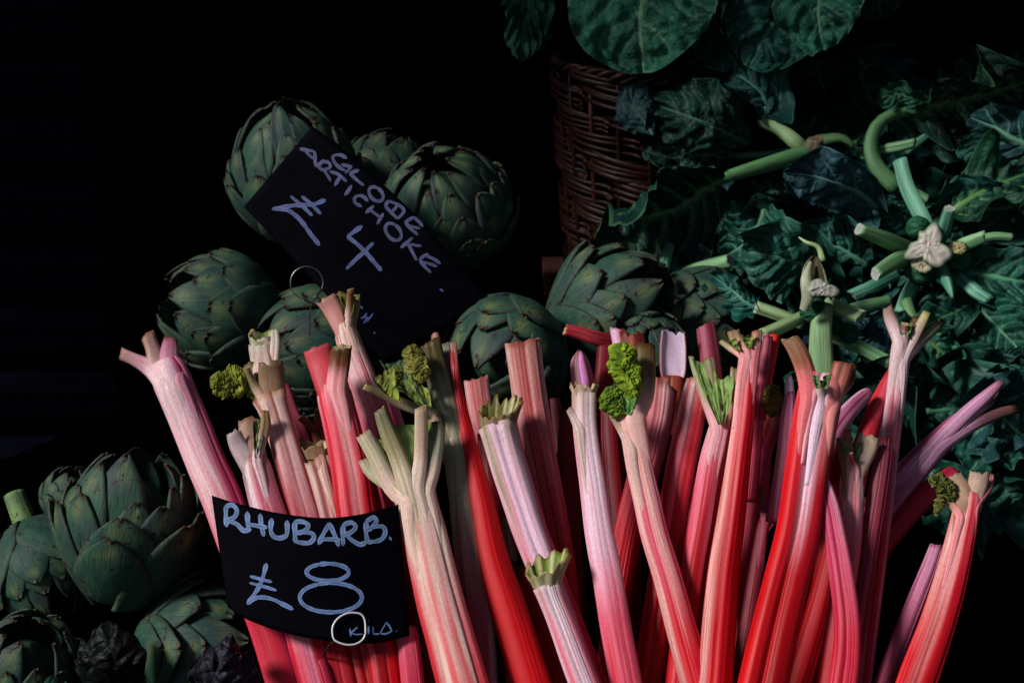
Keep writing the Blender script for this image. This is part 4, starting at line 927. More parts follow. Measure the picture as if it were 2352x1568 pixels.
rhubarb('pink tip standing behind the tall stalk and left of the big cream fan', 'lilac', 2.3, [(884, 912, 50), (898, 960, 54), (915, 1020, 56), (940, 1120, 58)], tofs=0.1)
rhubarb('thick cream stalk in front with a big fan of pale ribs and green tissue', 'cream', -0.1,
  [(948, 1108, 98), (958, 1150, 92), (978, 1230, 100), (1008, 1360, 108), (1038, 1470, 112), (1065, 1568, 116)],
  [('rod', [(834, 996, 34), (858, 1036, 40), (902, 1120, 44), (925, 1150, 50)], (215, 212, 180), (210, 205, 165), -0.008), ('rod', [(834, 1056, 22), (856, 1088, 28), (900, 1140, 34)], (215, 215, 180), (205, 205, 165), 0.0),
   ('rod', [(872, 940, 26), (890, 990, 36), (918, 1060, 42), (938, 1125, 44)], (135, 145, 110), (185, 180, 130), -0.02), ('rod', [(967, 934, 26), (968, 990, 31), (966, 1060, 32), (958, 1120, 38)], (205, 195, 160), (215, 185, 160), -0.02), ('rod', [(1005, 968, 24), (1006, 1010, 30), (994, 1080, 34), (980, 1130, 40)], (120, 130, 90), (160, 165, 140), -0.006)],
  webs=[([(868, 1010), (905, 1065), (935, 1110)], [(905, 1000), (925, 1060), (945, 1115)], (140, 165, 88), 0.008, 0.03), ([(900, 975), (925, 1050), (948, 1118)], [(998, 968), (990, 1040), (965, 1118)], (130, 160, 84), 0.008, 0.06)], ribs=0.07, jag=0, bands=[(-0.6, 0.22, (232, 200, 185), 1, 2), (0.0, 0.2, (228, 205, 190), .6, 1.2), (0.45, 0.16, (228, 195, 185), .8, 1.4)])
rhubarb('grey cream stalk behind the big fan, with a dark olive stub and yellow leaf', 'gray', 0.9,
  [(1022, 905, 70), (1034, 950, 72), (1046, 1000, 74), (1066, 1110, 80), (1080, 1240, 82), (1094, 1400, 80), (1106, 1568, 76)],
  [('rod', [(988, 785, 46), (1000, 840, 52), (1014, 900, 56), (1022, 925, 56)], (92, 84, 46), (92, 86, 50), -0.012), ('closed', [(1022, 792, 50), (1026, 840, 56), (1032, 910, 60)], (150, 155, 130), (140, 146, 110), 0.01),
   ('rod', [(838, 888, 14), (880, 906, 20), (930, 930, 26), (985, 960, 30)], (150, 150, 100), (170, 160, 120), -0.03), ('rod', [(938, 848, 14), (952, 880, 15), (975, 930, 20), (990, 960, 26)], (215, 205, 190), (205, 190, 165), -0.03), ('rod', [(893, 862, 6), (902, 890, 8), (914, 918, 10)], (180, 180, 130), (170, 165, 120), -0.032), ('rod', [(1000, 768, 16), (1003, 790, 20), (1008, 830, 22)], (200, 140, 130), (190, 150, 130), 0.03), ('rod', [(990, 960, 40), (1003, 1000, 44), (1015, 1060, 40)], (225, 205, 195), (200, 185, 165), -0.014)],
  webs=[([(850, 868), (870, 895), (900, 915)], [(905, 850), (912, 890), (925, 925)], (125, 135, 45), -0.022, 0.25), ([(905, 870), (930, 900), (970, 940)], [(942, 855), (955, 890), (985, 945)], (92, 110, 45), -0.02, 0.3), ([(950, 870), (965, 900), (985, 935)], [(985, 890), (990, 915), (992, 935)], (140, 155, 70), -0.02, 0.1), ([(870, 830), (890, 860), (920, 900)], [(935, 815), (935, 860), (945, 900)], (45, 75, 45), 0.01, 0.2)],
  crumples=[([(952, 790, 34), (950, 815, 52), (962, 848, 48), (972, 880, 24)], (112, 110, 30), (160, 155, 70), -0.032, 0.3, 1.3), ([(860, 872, 16), (885, 872, 34), (912, 862, 30), (905, 838, 14)], (110, 120, 40), (150, 155, 70), -0.02, 0.5, 1.8)], jag=0)
rhubarb('smooth deep red stalk tapering up right of the grey cream one', 'deepred', 0.7,
  [(1038, 790, 14), (1046, 860, 20), (1060, 950, 34), (1083, 1051, 44), (1108, 1160, 62), (1133, 1282, 76), (1175, 1414, 88), (1222, 1568, 92)],
  [('rod', [(1040, 786, 16), (1044, 830, 17), (1048, 880, 18)], (190, 160, 140), (200, 120, 120), 0.0)], ribs=0.03, jag=0)
rhubarb('dull brown plain cut stalk behind the jagged crown', 'tan', 2.6, [(1096, 872, 58), (1104, 930, 58), (1118, 1000, 56), (1140, 1100, 54)], tofs=0.25, ext=False)
rhubarb('lilac and white stalk with a jagged olive crown leaning right into the lower crown', 'white', 0.5,
  [(1144, 975, 84), (1156, 1020, 84), (1170, 1069, 84), (1196, 1150, 82), (1220, 1223, 80), (1262, 1330, 76), (1310, 1450, 74)],
  collars=[dict(x=1142, y=985, w0=78, w1=104, hf=26, hb=70, inner=(112, 112, 50), outer=(150, 130, 100), teeth=14, jag=0.28, ang=6, skew=0.16)], groove=0.18, jag=0, tofs=0.05, bands=[(-0.2, 0.45, (228, 200, 222), .8, 1.5), (-0.75, 0.2, (150, 150, 110), .3, .6)])
rhubarb('wide tan pink stalk with a clean straight cut, tallest in the middle', 'tan', 1.4,
  [(1203, 788, 84), (1212, 860, 80), (1228, 969, 80), (1250, 1090, 76), (1272, 1200, 72), (1296, 1330, 64), (1316, 1450, 54)], ribs=0.06, groove=0.1, cut=lin((215, 180, 160)), jag=0.10)
rhubarb('low stalk in front with a wide jagged green crown and white pink stem', 'white', -0.5,
  [(1256, 1345, 66), (1268, 1380, 60), (1288, 1430, 62), (1318, 1510, 66), (1340, 1568, 68)],
  collars=[dict(x=1256, y=1350, w0=62, w1=116, hf=34, hb=76, inner=(112, 140, 48), outer=(176, 170, 130), teeth=9, jag=0.22, ang=-2, skew=0.18)], groove=0.14, jag=0, tofs=0.12, bands=[(0.0, 0.45, (232, 215, 225), 1, 2)])
rhubarb('lilac white stalk with a small frilled crown and speckled pink foot, centre right', 'white', 0.0,
  [(1343, 905, 52), (1344, 969, 55), (1352, 1040, 58), (1361, 1101, 60), (1378, 1223, 66), (1398, 1330, 70), (1418, 1450, 72), (1440, 1568, 74)],
  [('rod', [(1306, 938, 14), (1318, 955, 20), (1332, 985, 26)], (190, 175, 150), (215, 190, 185), -0.002)],
  collars=[dict(x=1342, y=908, w0=52, w1=68, hf=18, hb=26, inner=(140, 125, 70), outer=(200, 180, 160), teeth=9, jag=0.4)], jag=0, tofs=0.04)
rhubarb('pink stalk with a bright yellow green crumpled leaf up its left side', 'pink', 0.1,
  [(1446, 935, 66), (1456, 990, 60), (1468, 1069, 60), (1486, 1150, 62), (1502, 1223, 64), (1532, 1320, 66), (1562, 1430, 70), (1600, 1568, 76)],
  [('rod', [(1480, 792, 44), (1482, 850, 46), (1476, 910, 50), (1465, 960, 50)], (100, 74, 40), (130, 115, 75), 0.004), ('rod', [(1388, 925, 12), (1402, 945, 18), (1430, 985, 28), (1450, 1030, 30)], (150, 150, 90), (190, 160, 130), 0)],
  crumples=[([(1435, 785, 44), (1430, 820, 62), (1436, 862, 58), (1450, 900, 42), (1438, 925, 26)], (122, 158, 20), (170, 200, 48), -0.022, 0.34, 1.7), ([(1392, 888, 20), (1405, 905, 50), (1420, 928, 60), (1442, 950, 30)], (80, 115, 20), (130, 165, 36), -0.008, 0.4, 1.9)],
  webs=[([(1425, 905), (1435, 950)], [(1462, 915), (1452, 955)], (90, 140, 60), -0.02, 0.1)], ribs=0.06, jag=0, bands=[(0.3, 0.35, (238, 190, 180), .45, 1.1), (-0.75, 0.2, (232, 190, 180), .8, 1.6)])
rhubarb('broad dull pink stalk cut level, leaning down to the left behind the leafy one', 'tan', 1.4,
  [(1518, 880, 78), (1512, 940, 78), (1500, 1000, 76), (1470, 1120, 72), (1442, 1223, 68), (1416, 1380, 64), (1398, 1568, 62)], tofs=0.35, ribs=0.07, groove=0.1, jag=0.08)
rhubarb('rose stalk leaning left behind the forked green webbed one', 'pink', 1.0,
  [(1604, 868, 50), (1600, 900, 60), (1587, 969, 66), (1561, 1101, 70), (1541, 1223, 68), (1520, 1350, 66), (1490, 1568, 68)], tofs=0.12, groove=0.08)
rhubarb('stalk forking into a wide V with green leaf tissue between its ribs', 'pink', 0.6,
  [(1654, 968, 50), (1646, 1010, 54), (1633, 1069, 60), (1612, 1200, 62), (1588, 1340, 64), (1560, 1568, 66)],
  [('rod', [(1587, 818, 10), (1600, 860, 16), (1625, 930, 22), (1645, 985, 28)], LGR, LGR, -0.004), ('rod', [(1628, 822, 22), (1636, 870, 26), (1650, 930, 24), (1656, 985, 24)], (170, 175, 140), (170, 135, 100), -0.014), ('rod', [(1690, 846, 22), (1686, 890, 26), (1672, 950, 26), (1664, 990, 26)], (180, 175, 140), (190, 150, 125), -0.008)],
  webs=[([(1588, 822), (1612, 890), (1650, 975)], [(1640, 830), (1650, 890), (1656, 975)], (120, 150, 72), 0.0, 0.1), ([(1640, 862), (1652, 910), (1658, 972)], [(1688, 858), (1682, 910), (1664, 972)], (140, 170, 92), -0.006, 0.15)], tofs=0.22, jag=0)
rhubarb('straight bright red stalk with short cream stubs, right of the V fork', 'red', -0.1,
  [(1722, 802, 48), (1716, 860, 48), (1706, 969, 52), (1690, 1101, 60), (1674, 1223, 68), (1662, 1310, 74), (1650, 1440, 80), (1640, 1568, 84)],
  [('rod', [(1684, 760, 28), (1692, 782, 28), (1710, 820, 34)], (175, 150, 110), (205, 170, 140), -0.002), ('rod', [(1655, 783, 10), (1675, 798, 14), (1702, 820, 20)], (190, 195, 140), (195, 180, 140), 0.004), ('rod', [(1738, 760, 22), (1737, 785, 24), (1732, 825, 28)], (190, 150, 120), (215, 160, 140), 0)],
  webs=[([(1664, 775), (1690, 805)], [(1690, 775), (1702, 805)], (125, 140, 60), 0.004, 0.1), ([(1700, 768), (1714, 800)], [(1732, 768), (1726, 800)], (120, 140, 60), 0.006, 0.1)], jag=0, groove=0.08, bands=[(-0.75, 0.28, (240, 180, 170), 1, 2), (-0.1, 0.25, (236, 120, 120), .5, 1.2)])  # pale left band paints in a highlight
rhubarb('dusky mauve stalk hidden close behind the straight pinkish red one', 'mauve', 1.0, [(1764, 772, 22), (1756, 830, 26), (1744, 900, 30), (1734, 1000, 34), (1720, 1150, 40)], ext=False)
rhubarb('plain cut coral red stalk with a withered olive leaf below it', 'coral', 1.2, [(1776, 770, 32), (1768, 810, 36), (1756, 860, 40), (1748, 905, 42), (1738, 960, 44)],
  crumples=[([(1750, 895, 14), (1770, 905, 40), (1775, 935, 40), (1772, 960, 16)], (96, 92, 24), (140, 130, 44), -0.012, 0.45, 1.4)], ribs=0.015, ext=False, cut=lin((225, 80, 60)))
rhubarb('dark red stalk with a blunt side branch right of the straight red one', 'pinkred', 1.8,
  [(1742, 1000, 60), (1738, 1080, 62), (1728, 1200, 62), (1712, 1350, 60), (1700, 1568, 58)], [('rod', [(1776, 945, 40), (1768, 985, 44), (1748, 1050, 50)], (165, 85, 85), (150, 40, 50), 0), ('rod', [(1722, 900, 26), (1726, 960, 30), (1735, 1040, 40)], (90, 20, 28), (110, 20, 30), 0.01)], jag=0)
rhubarb('biggest stalk, striped red and white with a brown horn shaped rib', 'red', -0.3,
  [(1888, 862, 92), (1880, 920, 100), (1868, 982, 104), (1850, 1100, 102), (1832, 1223, 102), (1806, 1330, 106), (1780, 1440, 110), (1752, 1568, 116)],
  [('rod', [(1812, 776, 34), (1832, 806, 42), (1850, 855, 44), (1858, 910, 44)], (170, 140, 110), (170, 110, 80), -0.008), ('rod', [(1846, 832, 10), (1860, 860, 16), (1870, 900, 20)], (200, 140, 150), (215, 180, 180), 0), ('rod', [(1938, 832, 44), (1930, 860, 46), (1915, 905, 46), (1905, 950, 50)], (170, 105, 84), (205, 120, 110), -0.008), ('rod', [(1956, 840, 20), (1948, 875, 26), (1930, 920, 28)], (110, 70, 50), (150, 80, 70), 0.006), ('rod', [(1886, 876, 14), (1884, 910, 22), (1880, 950, 30)], (215, 205, 190), (225, 200, 205), -0.022)],
  webs=[([(1862, 860), (1874, 892)], [(1882, 864), (1886, 892)], (110, 140, 75), -0.014, 0.0), ([(1890, 864), (1890, 892)], [(1912, 856), (1902, 892)], (110, 140, 75), -0.014, 0.0)], groove=0.28, ribs=0.06, jag=0, tofs=0.0, bands=[(0.12, 0.34, (232, 205, 222), 0.45, 0.85), (0.62, 0.25, (235, 150, 145), 0.2, 0.5), (-0.75, 0.3, (215, 12, 18), 2, 3)])
rhubarb('slim lilac stalk with a torn tip, just left of the biggest stalk', 'violet', 0.9, [(1815, 900, 20), (1812, 950, 34), (1806, 1010, 36), (1798, 1080, 38), (1780, 1200, 42)],
  [('blade', [(1812, 862, 14), (1813, 885, 22), (1814, 930, 26)], (215, 195, 215), (190, 150, 190), 0)], ext=False)
rhubarb('pale pink bent stalk crossing in front below the biggest one, right of it', 'lilac', -0.3,
  [(1884, 1075, 16), (1893, 1110, 28), (1905, 1160, 42), (1917, 1225, 50), (1932, 1320, 56), (1944, 1420, 60), (1944, 1500, 64), (1936, 1568, 68)], groove=0.16, tofs=0.25)
rhubarb('short stalk with a green cup and one broad cream rib', 'pink', 0.5,
  [(1958, 1082, 58), (1956, 1130, 58), (1953, 1223, 56), (1940, 1330, 56), (1905, 1568, 60)],
  [('closed', [(1932, 1006, 22), (1938, 1040, 28), (1950, 1095, 34)], (150, 160, 110), (160, 125, 100), 0), ('rod', [(1947, 986, 16), (1948, 1020, 18), (1954, 1080, 20)], (190, 110, 100), (190, 125, 110), -0.008), ('rod', [(1955, 1040, 8), (1962, 1062, 14), (1968, 1085, 16)], (165, 70, 80), (120, 60, 40), -0.018), ('closed', [(1996, 1000, 48), (1990, 1030, 50), (1974, 1090, 46)], (215, 200, 165), (225, 190, 175), -0.006, (150, 160, 100))],
  webs=[([(1930, 1008), (1955, 1082)], [(1978, 1010), (1968, 1082)], (108, 140, 70), 0.006, 0.15)], tofs=0.18, jag=0)
rhubarb('mauve stalk with a grey cut tip leaning behind the green cup', 'mauve', 0.8, [(2032, 1008, 36), (2026, 1060, 42), (2012, 1150, 46), (1994, 1260, 46), (1974, 1380, 46), (1945, 1568, 44)], cut=lin((170, 150, 140)))
rhubarb('tall pinkish white stalk at the right with a rotten brown green forked top', 'white', 1.3,
  [(2074, 768, 48), (2066, 830, 46), (2058, 900, 45), (2048, 982, 44), (2036, 1100, 42), (2020, 1250, 40), (1990, 1500, 40)],
  [('rod', [(2038, 706, 22), (2046, 735, 30), (2062, 785, 34)], (165, 130, 110), (215, 185, 180), -0.006), ('rod', [(2078, 745, 16), (2076, 760, 24), (2072, 790, 26)], (130, 90, 70), (190, 150, 140), -0.012), ('rod', [(2130, 716, 18), (2118, 740, 22), (2098, 780, 24), (2085, 820, 26)], (190, 190, 120), (190, 170, 150), -0.008), ('rod', [(2158, 742, 20), (2135, 762, 26), (2105, 790, 28), (2085, 830, 28)], (130, 140, 105), (130, 130, 100), 0.006), ('closed', [(2112, 728, 30), (2104, 750, 34), (2092, 785, 34)], (84, 56, 26), (130, 120, 55), -0.002)],
  webs=[([(2060, 730), (2068, 770)], [(2098, 742), (2088, 775)], (100, 130, 84), 0.004, 0.1)], tofs=0.1, jag=0, groove=0.2)
rhubarb('crimson stalk tapering to a point, left of the tall pinkish white one', 'red', 1.9, [(2044, 850, 10), (2032, 885, 26), (2014, 935, 42), (1992, 1000, 50), (1968, 1080, 52), (1930, 1250, 56)], tofs=0.1)
rhubarb('violet stalk pointing up right between the biggest and the crimson one', 'violet', 1.6, [(2000, 895, 26), (1970, 922, 36), (1935, 962, 44), (1905, 1010, 50), (1870, 1080, 52)], roundend=True, ext=False)
rhubarb('long lilac stalk leaning far right and splitting in two', 'violet', 1.9,
  [(2215, 958, 40), (2175, 1000, 54), (2130, 1045, 62), (2080, 1100, 68), (2020, 1175, 68), (1960, 1270, 64), (1900, 1380, 60)],
  [('rod', [(2300, 876, 14), (2270, 905, 26), (2225, 945, 34), (2180, 990, 40)], (190, 130, 150), (225, 165, 205), -0.012), ('rod', [(2334, 938, 20), (2290, 950, 26), (2235, 975, 30), (2180, 1020, 34)], (120, 84, 74), (125, 84, 88), 0.004), ('rod', [(2296, 890, 6), (2275, 925, 12), (2240, 960, 16)], (110, 70, 50), (125, 84, 74), 0.006)], ext=False, jag=0, groove=0.12)
rhubarb('plain deep pink stalk leaning right under the long lilac one', 'pinkred', 2.0, [(2196, 1078, 44), (2160, 1108, 50), (2110, 1152, 54), (2060, 1205, 56), (2010, 1270, 58), (1965, 1340, 58)], roundend=True, ribs=0.015, tofs=0.2, ext=False)
rhubarb('last stalk on the right with a cream cup crown and a yellow withered leaf', 'red', 0.4,
  [(2228, 1132, 62), (2222, 1170, 60), (2212, 1220, 64), (2194, 1300, 72), (2160, 1420, 82), (2108, 1568, 90)],
  [('closed', [(2188, 1092, 40), (2198, 1112, 46), (2216, 1150, 44)], (190, 165, 135), (170, 125, 90), 0), ('closed', [(2250, 1084, 44), (2246, 1110, 46), (2238, 1150, 40)], (205, 180, 155), (215, 180, 160), -0.006, (150, 160, 100)), ('rod', [(2280, 1090, 10), (2272, 1120, 16), (2258, 1160, 22)], (190, 130, 130), (180, 100, 100), 0.004), ('rod', [(2168, 1146, 14), (2185, 1158, 16), (2205, 1185, 20)], (160, 150, 90), (190, 140, 120), 0.0)],
  crumples=[([(2132, 1098, 16), (2155, 1108, 34), (2175, 1125, 40), (2180, 1150, 20)], (84, 96, 30), (135, 140, 60), -0.004, 0.5, 1.8), ([(2162, 1135, 16), (2156, 1160, 18), (2150, 1186, 8)], (100, 104, 30), (140, 140, 60), -0.004, 0.5, 1.8)], jag=0, tofs=0.05, ribs=0.07, bands=[(-0.15, 0.35, (236, 168, 165), .35, 1.0), (-0.8, 0.2, (232, 200, 190), .3, .8)])
rhubarb('slim lilac plain cut stalk left of the last stalk', 'violet', 1.2, [(2152, 1252, 30), (2136, 1300, 36), (2108, 1370, 40), (2080, 1440, 42), (2030, 1568, 44)], tofs=0.1)
# the back row
rhubarb('brown and magenta pointed tip behind the frilled lilac white stalk', 'violet', 2.0, [(1333, 806, 24), (1332, 835, 44), (1338, 880, 52), (1345, 960, 50), (1352, 1100, 48)], roundend=True, ext=False, bands=[(-0.5, 0.4, (120, 76, 50), .1, .25), (0.5, 0.2, (110, 80, 70), .04, .1), (0.1, 0.25, (225, 130, 215), .12, .25)])
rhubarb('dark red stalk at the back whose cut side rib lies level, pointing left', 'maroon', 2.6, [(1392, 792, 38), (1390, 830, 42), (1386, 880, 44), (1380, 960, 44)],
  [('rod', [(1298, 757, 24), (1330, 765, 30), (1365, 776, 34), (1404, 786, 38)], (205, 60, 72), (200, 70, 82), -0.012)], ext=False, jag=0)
rhubarb('short pink stub with a pale cut behind the crumpled green leaf', 'lilac', 2.4, [(1418, 756, 34), (1424, 790, 34), (1432, 850, 36), (1440, 940, 36)], ext=False, cut=lin((210, 120, 140)))
rhubarb('brown topped red stalk right behind the crumpled green leaf', 'dry', 2.2, [(1452, 768, 54), (1460, 810, 56), (1472, 880, 58), (1484, 960, 58)], ext=False, jag=0.3, cut=lin((150, 90, 50)))
def peeled():
    r = rhubarb('peeled stalk end with brown torn edges and white lilac flesh at the back', 'dry', 2.2, [(1545, 866, 60), (1544, 890, 64), (1540, 920, 64), (1530, 1000, 60)], [
      ('open', [(1546, 762, 54), (1546, 800, 62), (1546, 850, 60), (1545, 880, 44)], (150, 84, 44), (170, 80, 60), -0.014, (226, 205, 226))], ext=False, jag=0)
peeled()
rhubarb('dusty mauve flat cut stalk at the back behind the V fork', 'mauve', 2.2, [(1620, 748, 44), (1626, 790, 48), (1634, 860, 50), (1640, 960, 50)], ribs=0.02, ext=False, cut=lin((190, 140, 145)))
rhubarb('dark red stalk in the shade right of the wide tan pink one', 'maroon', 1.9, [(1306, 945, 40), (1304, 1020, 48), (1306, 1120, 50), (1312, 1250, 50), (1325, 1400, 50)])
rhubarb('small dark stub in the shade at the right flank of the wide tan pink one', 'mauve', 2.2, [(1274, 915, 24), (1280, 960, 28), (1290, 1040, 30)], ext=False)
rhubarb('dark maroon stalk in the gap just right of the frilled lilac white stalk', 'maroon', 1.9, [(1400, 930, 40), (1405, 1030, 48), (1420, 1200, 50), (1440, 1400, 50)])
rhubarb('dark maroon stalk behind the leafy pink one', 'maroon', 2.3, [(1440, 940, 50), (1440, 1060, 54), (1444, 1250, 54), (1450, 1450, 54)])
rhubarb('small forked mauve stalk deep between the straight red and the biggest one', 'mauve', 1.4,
  [(1756, 1190, 26), (1748, 1240, 30), (1735, 1320, 34), (1715, 1450, 38)], [('rod', [(1748, 1118, 10), (1752, 1160, 14), (1756, 1210, 20)], (150, 110, 110), (150, 110, 120), 0), ('rod', [(1790, 1128, 12), (1776, 1160, 14), (1760, 1210, 18)], (150, 120, 125), (150, 110, 120), -0.006), ('rod', [(1792, 1170, 10), (1778, 1195, 12), (1762, 1225, 14)], (130, 90, 90), (140, 100, 100), 0)], tofs=0.3)
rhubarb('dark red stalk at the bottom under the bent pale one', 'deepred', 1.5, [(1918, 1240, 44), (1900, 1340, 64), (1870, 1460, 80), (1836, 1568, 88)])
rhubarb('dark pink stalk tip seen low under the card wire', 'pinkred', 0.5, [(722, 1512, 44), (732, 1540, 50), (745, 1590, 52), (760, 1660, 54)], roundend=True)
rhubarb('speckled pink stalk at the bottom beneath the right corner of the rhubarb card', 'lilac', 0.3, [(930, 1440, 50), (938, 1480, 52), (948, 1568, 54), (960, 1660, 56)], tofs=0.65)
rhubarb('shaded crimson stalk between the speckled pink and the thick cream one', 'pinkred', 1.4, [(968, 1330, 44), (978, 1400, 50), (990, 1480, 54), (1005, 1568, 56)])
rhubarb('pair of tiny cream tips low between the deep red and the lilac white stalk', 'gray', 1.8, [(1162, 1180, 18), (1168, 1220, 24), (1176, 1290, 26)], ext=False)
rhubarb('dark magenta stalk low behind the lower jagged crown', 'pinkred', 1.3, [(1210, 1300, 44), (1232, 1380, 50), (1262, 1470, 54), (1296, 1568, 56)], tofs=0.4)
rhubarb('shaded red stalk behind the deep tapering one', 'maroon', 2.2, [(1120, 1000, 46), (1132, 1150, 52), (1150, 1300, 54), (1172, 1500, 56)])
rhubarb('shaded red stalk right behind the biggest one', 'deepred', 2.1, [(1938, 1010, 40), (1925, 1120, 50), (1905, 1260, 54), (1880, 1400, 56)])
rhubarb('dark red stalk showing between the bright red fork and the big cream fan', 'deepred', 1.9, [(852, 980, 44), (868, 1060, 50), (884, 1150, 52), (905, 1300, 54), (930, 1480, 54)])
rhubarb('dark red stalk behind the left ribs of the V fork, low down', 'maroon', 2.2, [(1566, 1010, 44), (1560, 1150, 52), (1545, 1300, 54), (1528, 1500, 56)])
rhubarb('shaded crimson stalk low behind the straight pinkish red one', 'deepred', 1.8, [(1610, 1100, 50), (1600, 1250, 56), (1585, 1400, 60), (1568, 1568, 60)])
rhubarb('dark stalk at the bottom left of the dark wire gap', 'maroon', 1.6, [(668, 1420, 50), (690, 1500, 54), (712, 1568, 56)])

# crate the rhubarb stands in (mostly below the picture)
cr = empty('produce_crate', P(1300, 1760, 1.45)); tag(cr, 'dark wooden crate holding the feet of the rhubarb bunch', 'crate')
bz = P(1300, 1760, 1.44)
box('plank', (bz.x - 0.36, bz.y - 0.13, bz.z - 0.03), (bz.x + 0.40, bz.y - 0.118, bz.z + 0.03), MBOARD, cr)
box('plank', (bz.x - 0.36, bz.y + 0.16, bz.z - 0.03), (bz.x + 0.40, bz.y + 0.172, bz.z + 0.03), MBOARD, cr)
box('bottom', (bz.x - 0.36, bz.y - 0.117, bz.z - 0.045), (bz.x + 0.40, bz.y + 0.159, bz.z - 0.03), MBOARD, cr)

# ------------------------------------------------------------------ price cards
def card(name, edge_t, edge_b, dfun, label, thick=0.0012, n=36, m=22):
    root = empty(name, P(*edge_b[0], dfun(*edge_b[0]))); tag(root, label, 'price card', 'hand written price cards')
    t = catmull([(x, y, 0, 0) for x, y in edge_t], n); b = catmull([(x, y, 0, 0) for x, y in edge_b], n)
    v = []
    for side in (0, 1):
        for i in range(m):
            k = i / (m - 1)
            for j in range(n):
                x = t[j][0] * (1 - k) + b[j][0] * k; y = t[j][1] * (1 - k) + b[j][1] * k
                v.append(P(x, y, dfun(x, y) + side * thick))
    N1 = n * m; f = grid_faces(m, n) + grid_faces(m, n, off=N1, flip=True)
    for j in range(n - 1):
        f.append((j, N1 + j, N1 + j + 1, j + 1)); a = (m - 1) * n; f.append((a + j, a + j + 1, N1 + a + j + 1, N1 + a + j))
    for i in range(m - 1):
        a = i * n; f.append((a, a + n, N1 + a + n, N1 + a)); a += n - 1; f.append((a, N1 + a, N1 + a + n, a + n))
    mesh_obj('card', v, f, MCARD, root)
    return root
def strokes(parent, conv, dfun, lines, width, col, name='lettering', groups=None):
    if groups:
        i = 0
        for g_ in groups: strokes(parent, conv, dfun, lines[i:i + g_], width, col, name); i += g_
        return
    V = []; F = []; C = []; U = []; c0 = lin(col)
    for li, ln in enumerate(lines):
        w = width
        if isinstance(ln, dict): w = ln.get('w', width); ln = ln['p']
        pts = [(*conv(x, y), 0, 0) for x, y in ln]
        if len(pts) == 1: pts = [pts[0], (pts[0][0] + 2.5, pts[0][1] + 1.5, 0, 0)]
        tot = sum(math.dist(a[:2], b[:2]) for a, b in zip(pts, pts[1:]))
        q = catmull(pts, max(6, int(tot / 4)))
        n = len(q); k = 6
        for i in range(n):
            a = q[max(0, i - 1)]; b = q[min(n - 1, i + 1)]; dx, dy = b[0] - a[0], b[1] - a[1]; L = math.hypot(dx, dy) or 1
            nx, ny = -dy / L, dx / L; ww = w * (0.94 + 0.34 * mn.noise(Vector((i * 0.25, li * 3.1, 0))))
            end = 0.6 if i in (0, n - 1) else 1
            for j in range(k):
                u = (j / (k - 1) - 0.5); x = q[i][0] + nx * u * ww * end; y = q[i][1] + ny * u * ww * end
                if i in (0, n - 1):
                    sg = -1 if i == 0 else 1; cu = math.cos(u * math.pi); x += sg * dx / L * ww * 0.28 * cu; y += sg * dy / L * ww * 0.28 * cu
                V.append(P(x, y, dfun(x, y) - 0.0006 - 0.00007 * (li % 9)))
                kk = (0.66 + 0.6 * abs(2 * u) ** 2 + 0.3 * mn.noise(Vector((i * 0.15, li, 0)))); C.append([z * kk for z in c0]); U.append((u * ww * 0.0004 + li, i * 4 * 0.0004))
        off = len(V) - n * k; F += grid_faces(n, k, off=off)
    o = mesh_obj(name, V, F, MCHALK, parent, C, U); return o
def ell(cx, cy, rx, ry, n=16, rot=0, a0=-2.0):
    r = math.radians(rot); out = []
    for i in range(n + 1):
        a = a0 + 2 * math.pi * i / n; x, y = rx * math.cos(a), ry * math.sin(a); out.append((cx + x * math.cos(r) - y * math.sin(r), cy + x * math.sin(r) + y * math.cos(r)))
    return out
f2 = 2352 / 2500
def group_lines(lines, cuts):
    out = []; i = 0
    for c in cuts: out.append(lines[i:i + c]); i += c
    return out
z8 = lambda x, y: ((450 + x / 3.137) * f2, (1167 + y / 3.137) * f2)
def d2(x, y): return 1.388 + ((x - 720) / 240) ** 2 * 0.016 + (1568 - y) * 0.9e-4
c2 = card('rhubarb_price_card', [z8(208, 130), z8(400, 190), z8(720, 265), z8(1060, 302), z8(1350, 275), z8(1640, 200)], [z8(330, 985), z8(480, 1080), z8(760, 1180), z8(1100, 1245), z8(1450, 1262), z8(1725, 1205)], d2, 'curved black card reading RHUBARB and a price, lying on the rhubarb stalks')
strokes(c2, z8, d2, [
 [(325, 365), (318, 290), (318, 212)], [(318, 212), (370, 205), (402, 245), (385, 295), (330, 322)], [(330, 322), (400, 350), (455, 400), (508, 392)],
 [(482, 262), (486, 340), (492, 400)], [(580, 278), (590, 360), (608, 438)], [(475, 345), (550, 362), (628, 375)],
 [(668, 312), (662, 400), (690, 448), (745, 455), (785, 425), (786, 330)],
 [(845, 335), (845, 410), (850, 488)], [(845, 332), (905, 332), (950, 360), (915, 405), (852, 418)], [(900, 412), (975, 420), (992, 458), (950, 495), (852, 485)],
 [(1030, 500), (1070, 415), (1112, 345)], [(1112, 345), (1150, 430), (1182, 515)], [(1045, 465), (1110, 466), (1188, 470)],
 [(1215, 362), (1214, 430), (1216, 508)], [(1215, 355), (1280, 338), (1312, 370), (1280, 410), (1222, 435)], [(1240, 430), (1290, 478), (1345, 505), (1392, 492)],
 [(1392, 332), (1392, 410), (1402, 490)], [(1392, 330), (1450, 298), (1472, 325), (1440, 372), (1400, 398)], [(1440, 372), (1515, 368), (1540, 410), (1505, 470), (1405, 490)],
 {'p': [(1575, 462), (1582, 458)], 'w': 10}], 11.0, (118, 142, 180), 'letter', (3, 3, 1, 3, 3, 3, 3, 1))
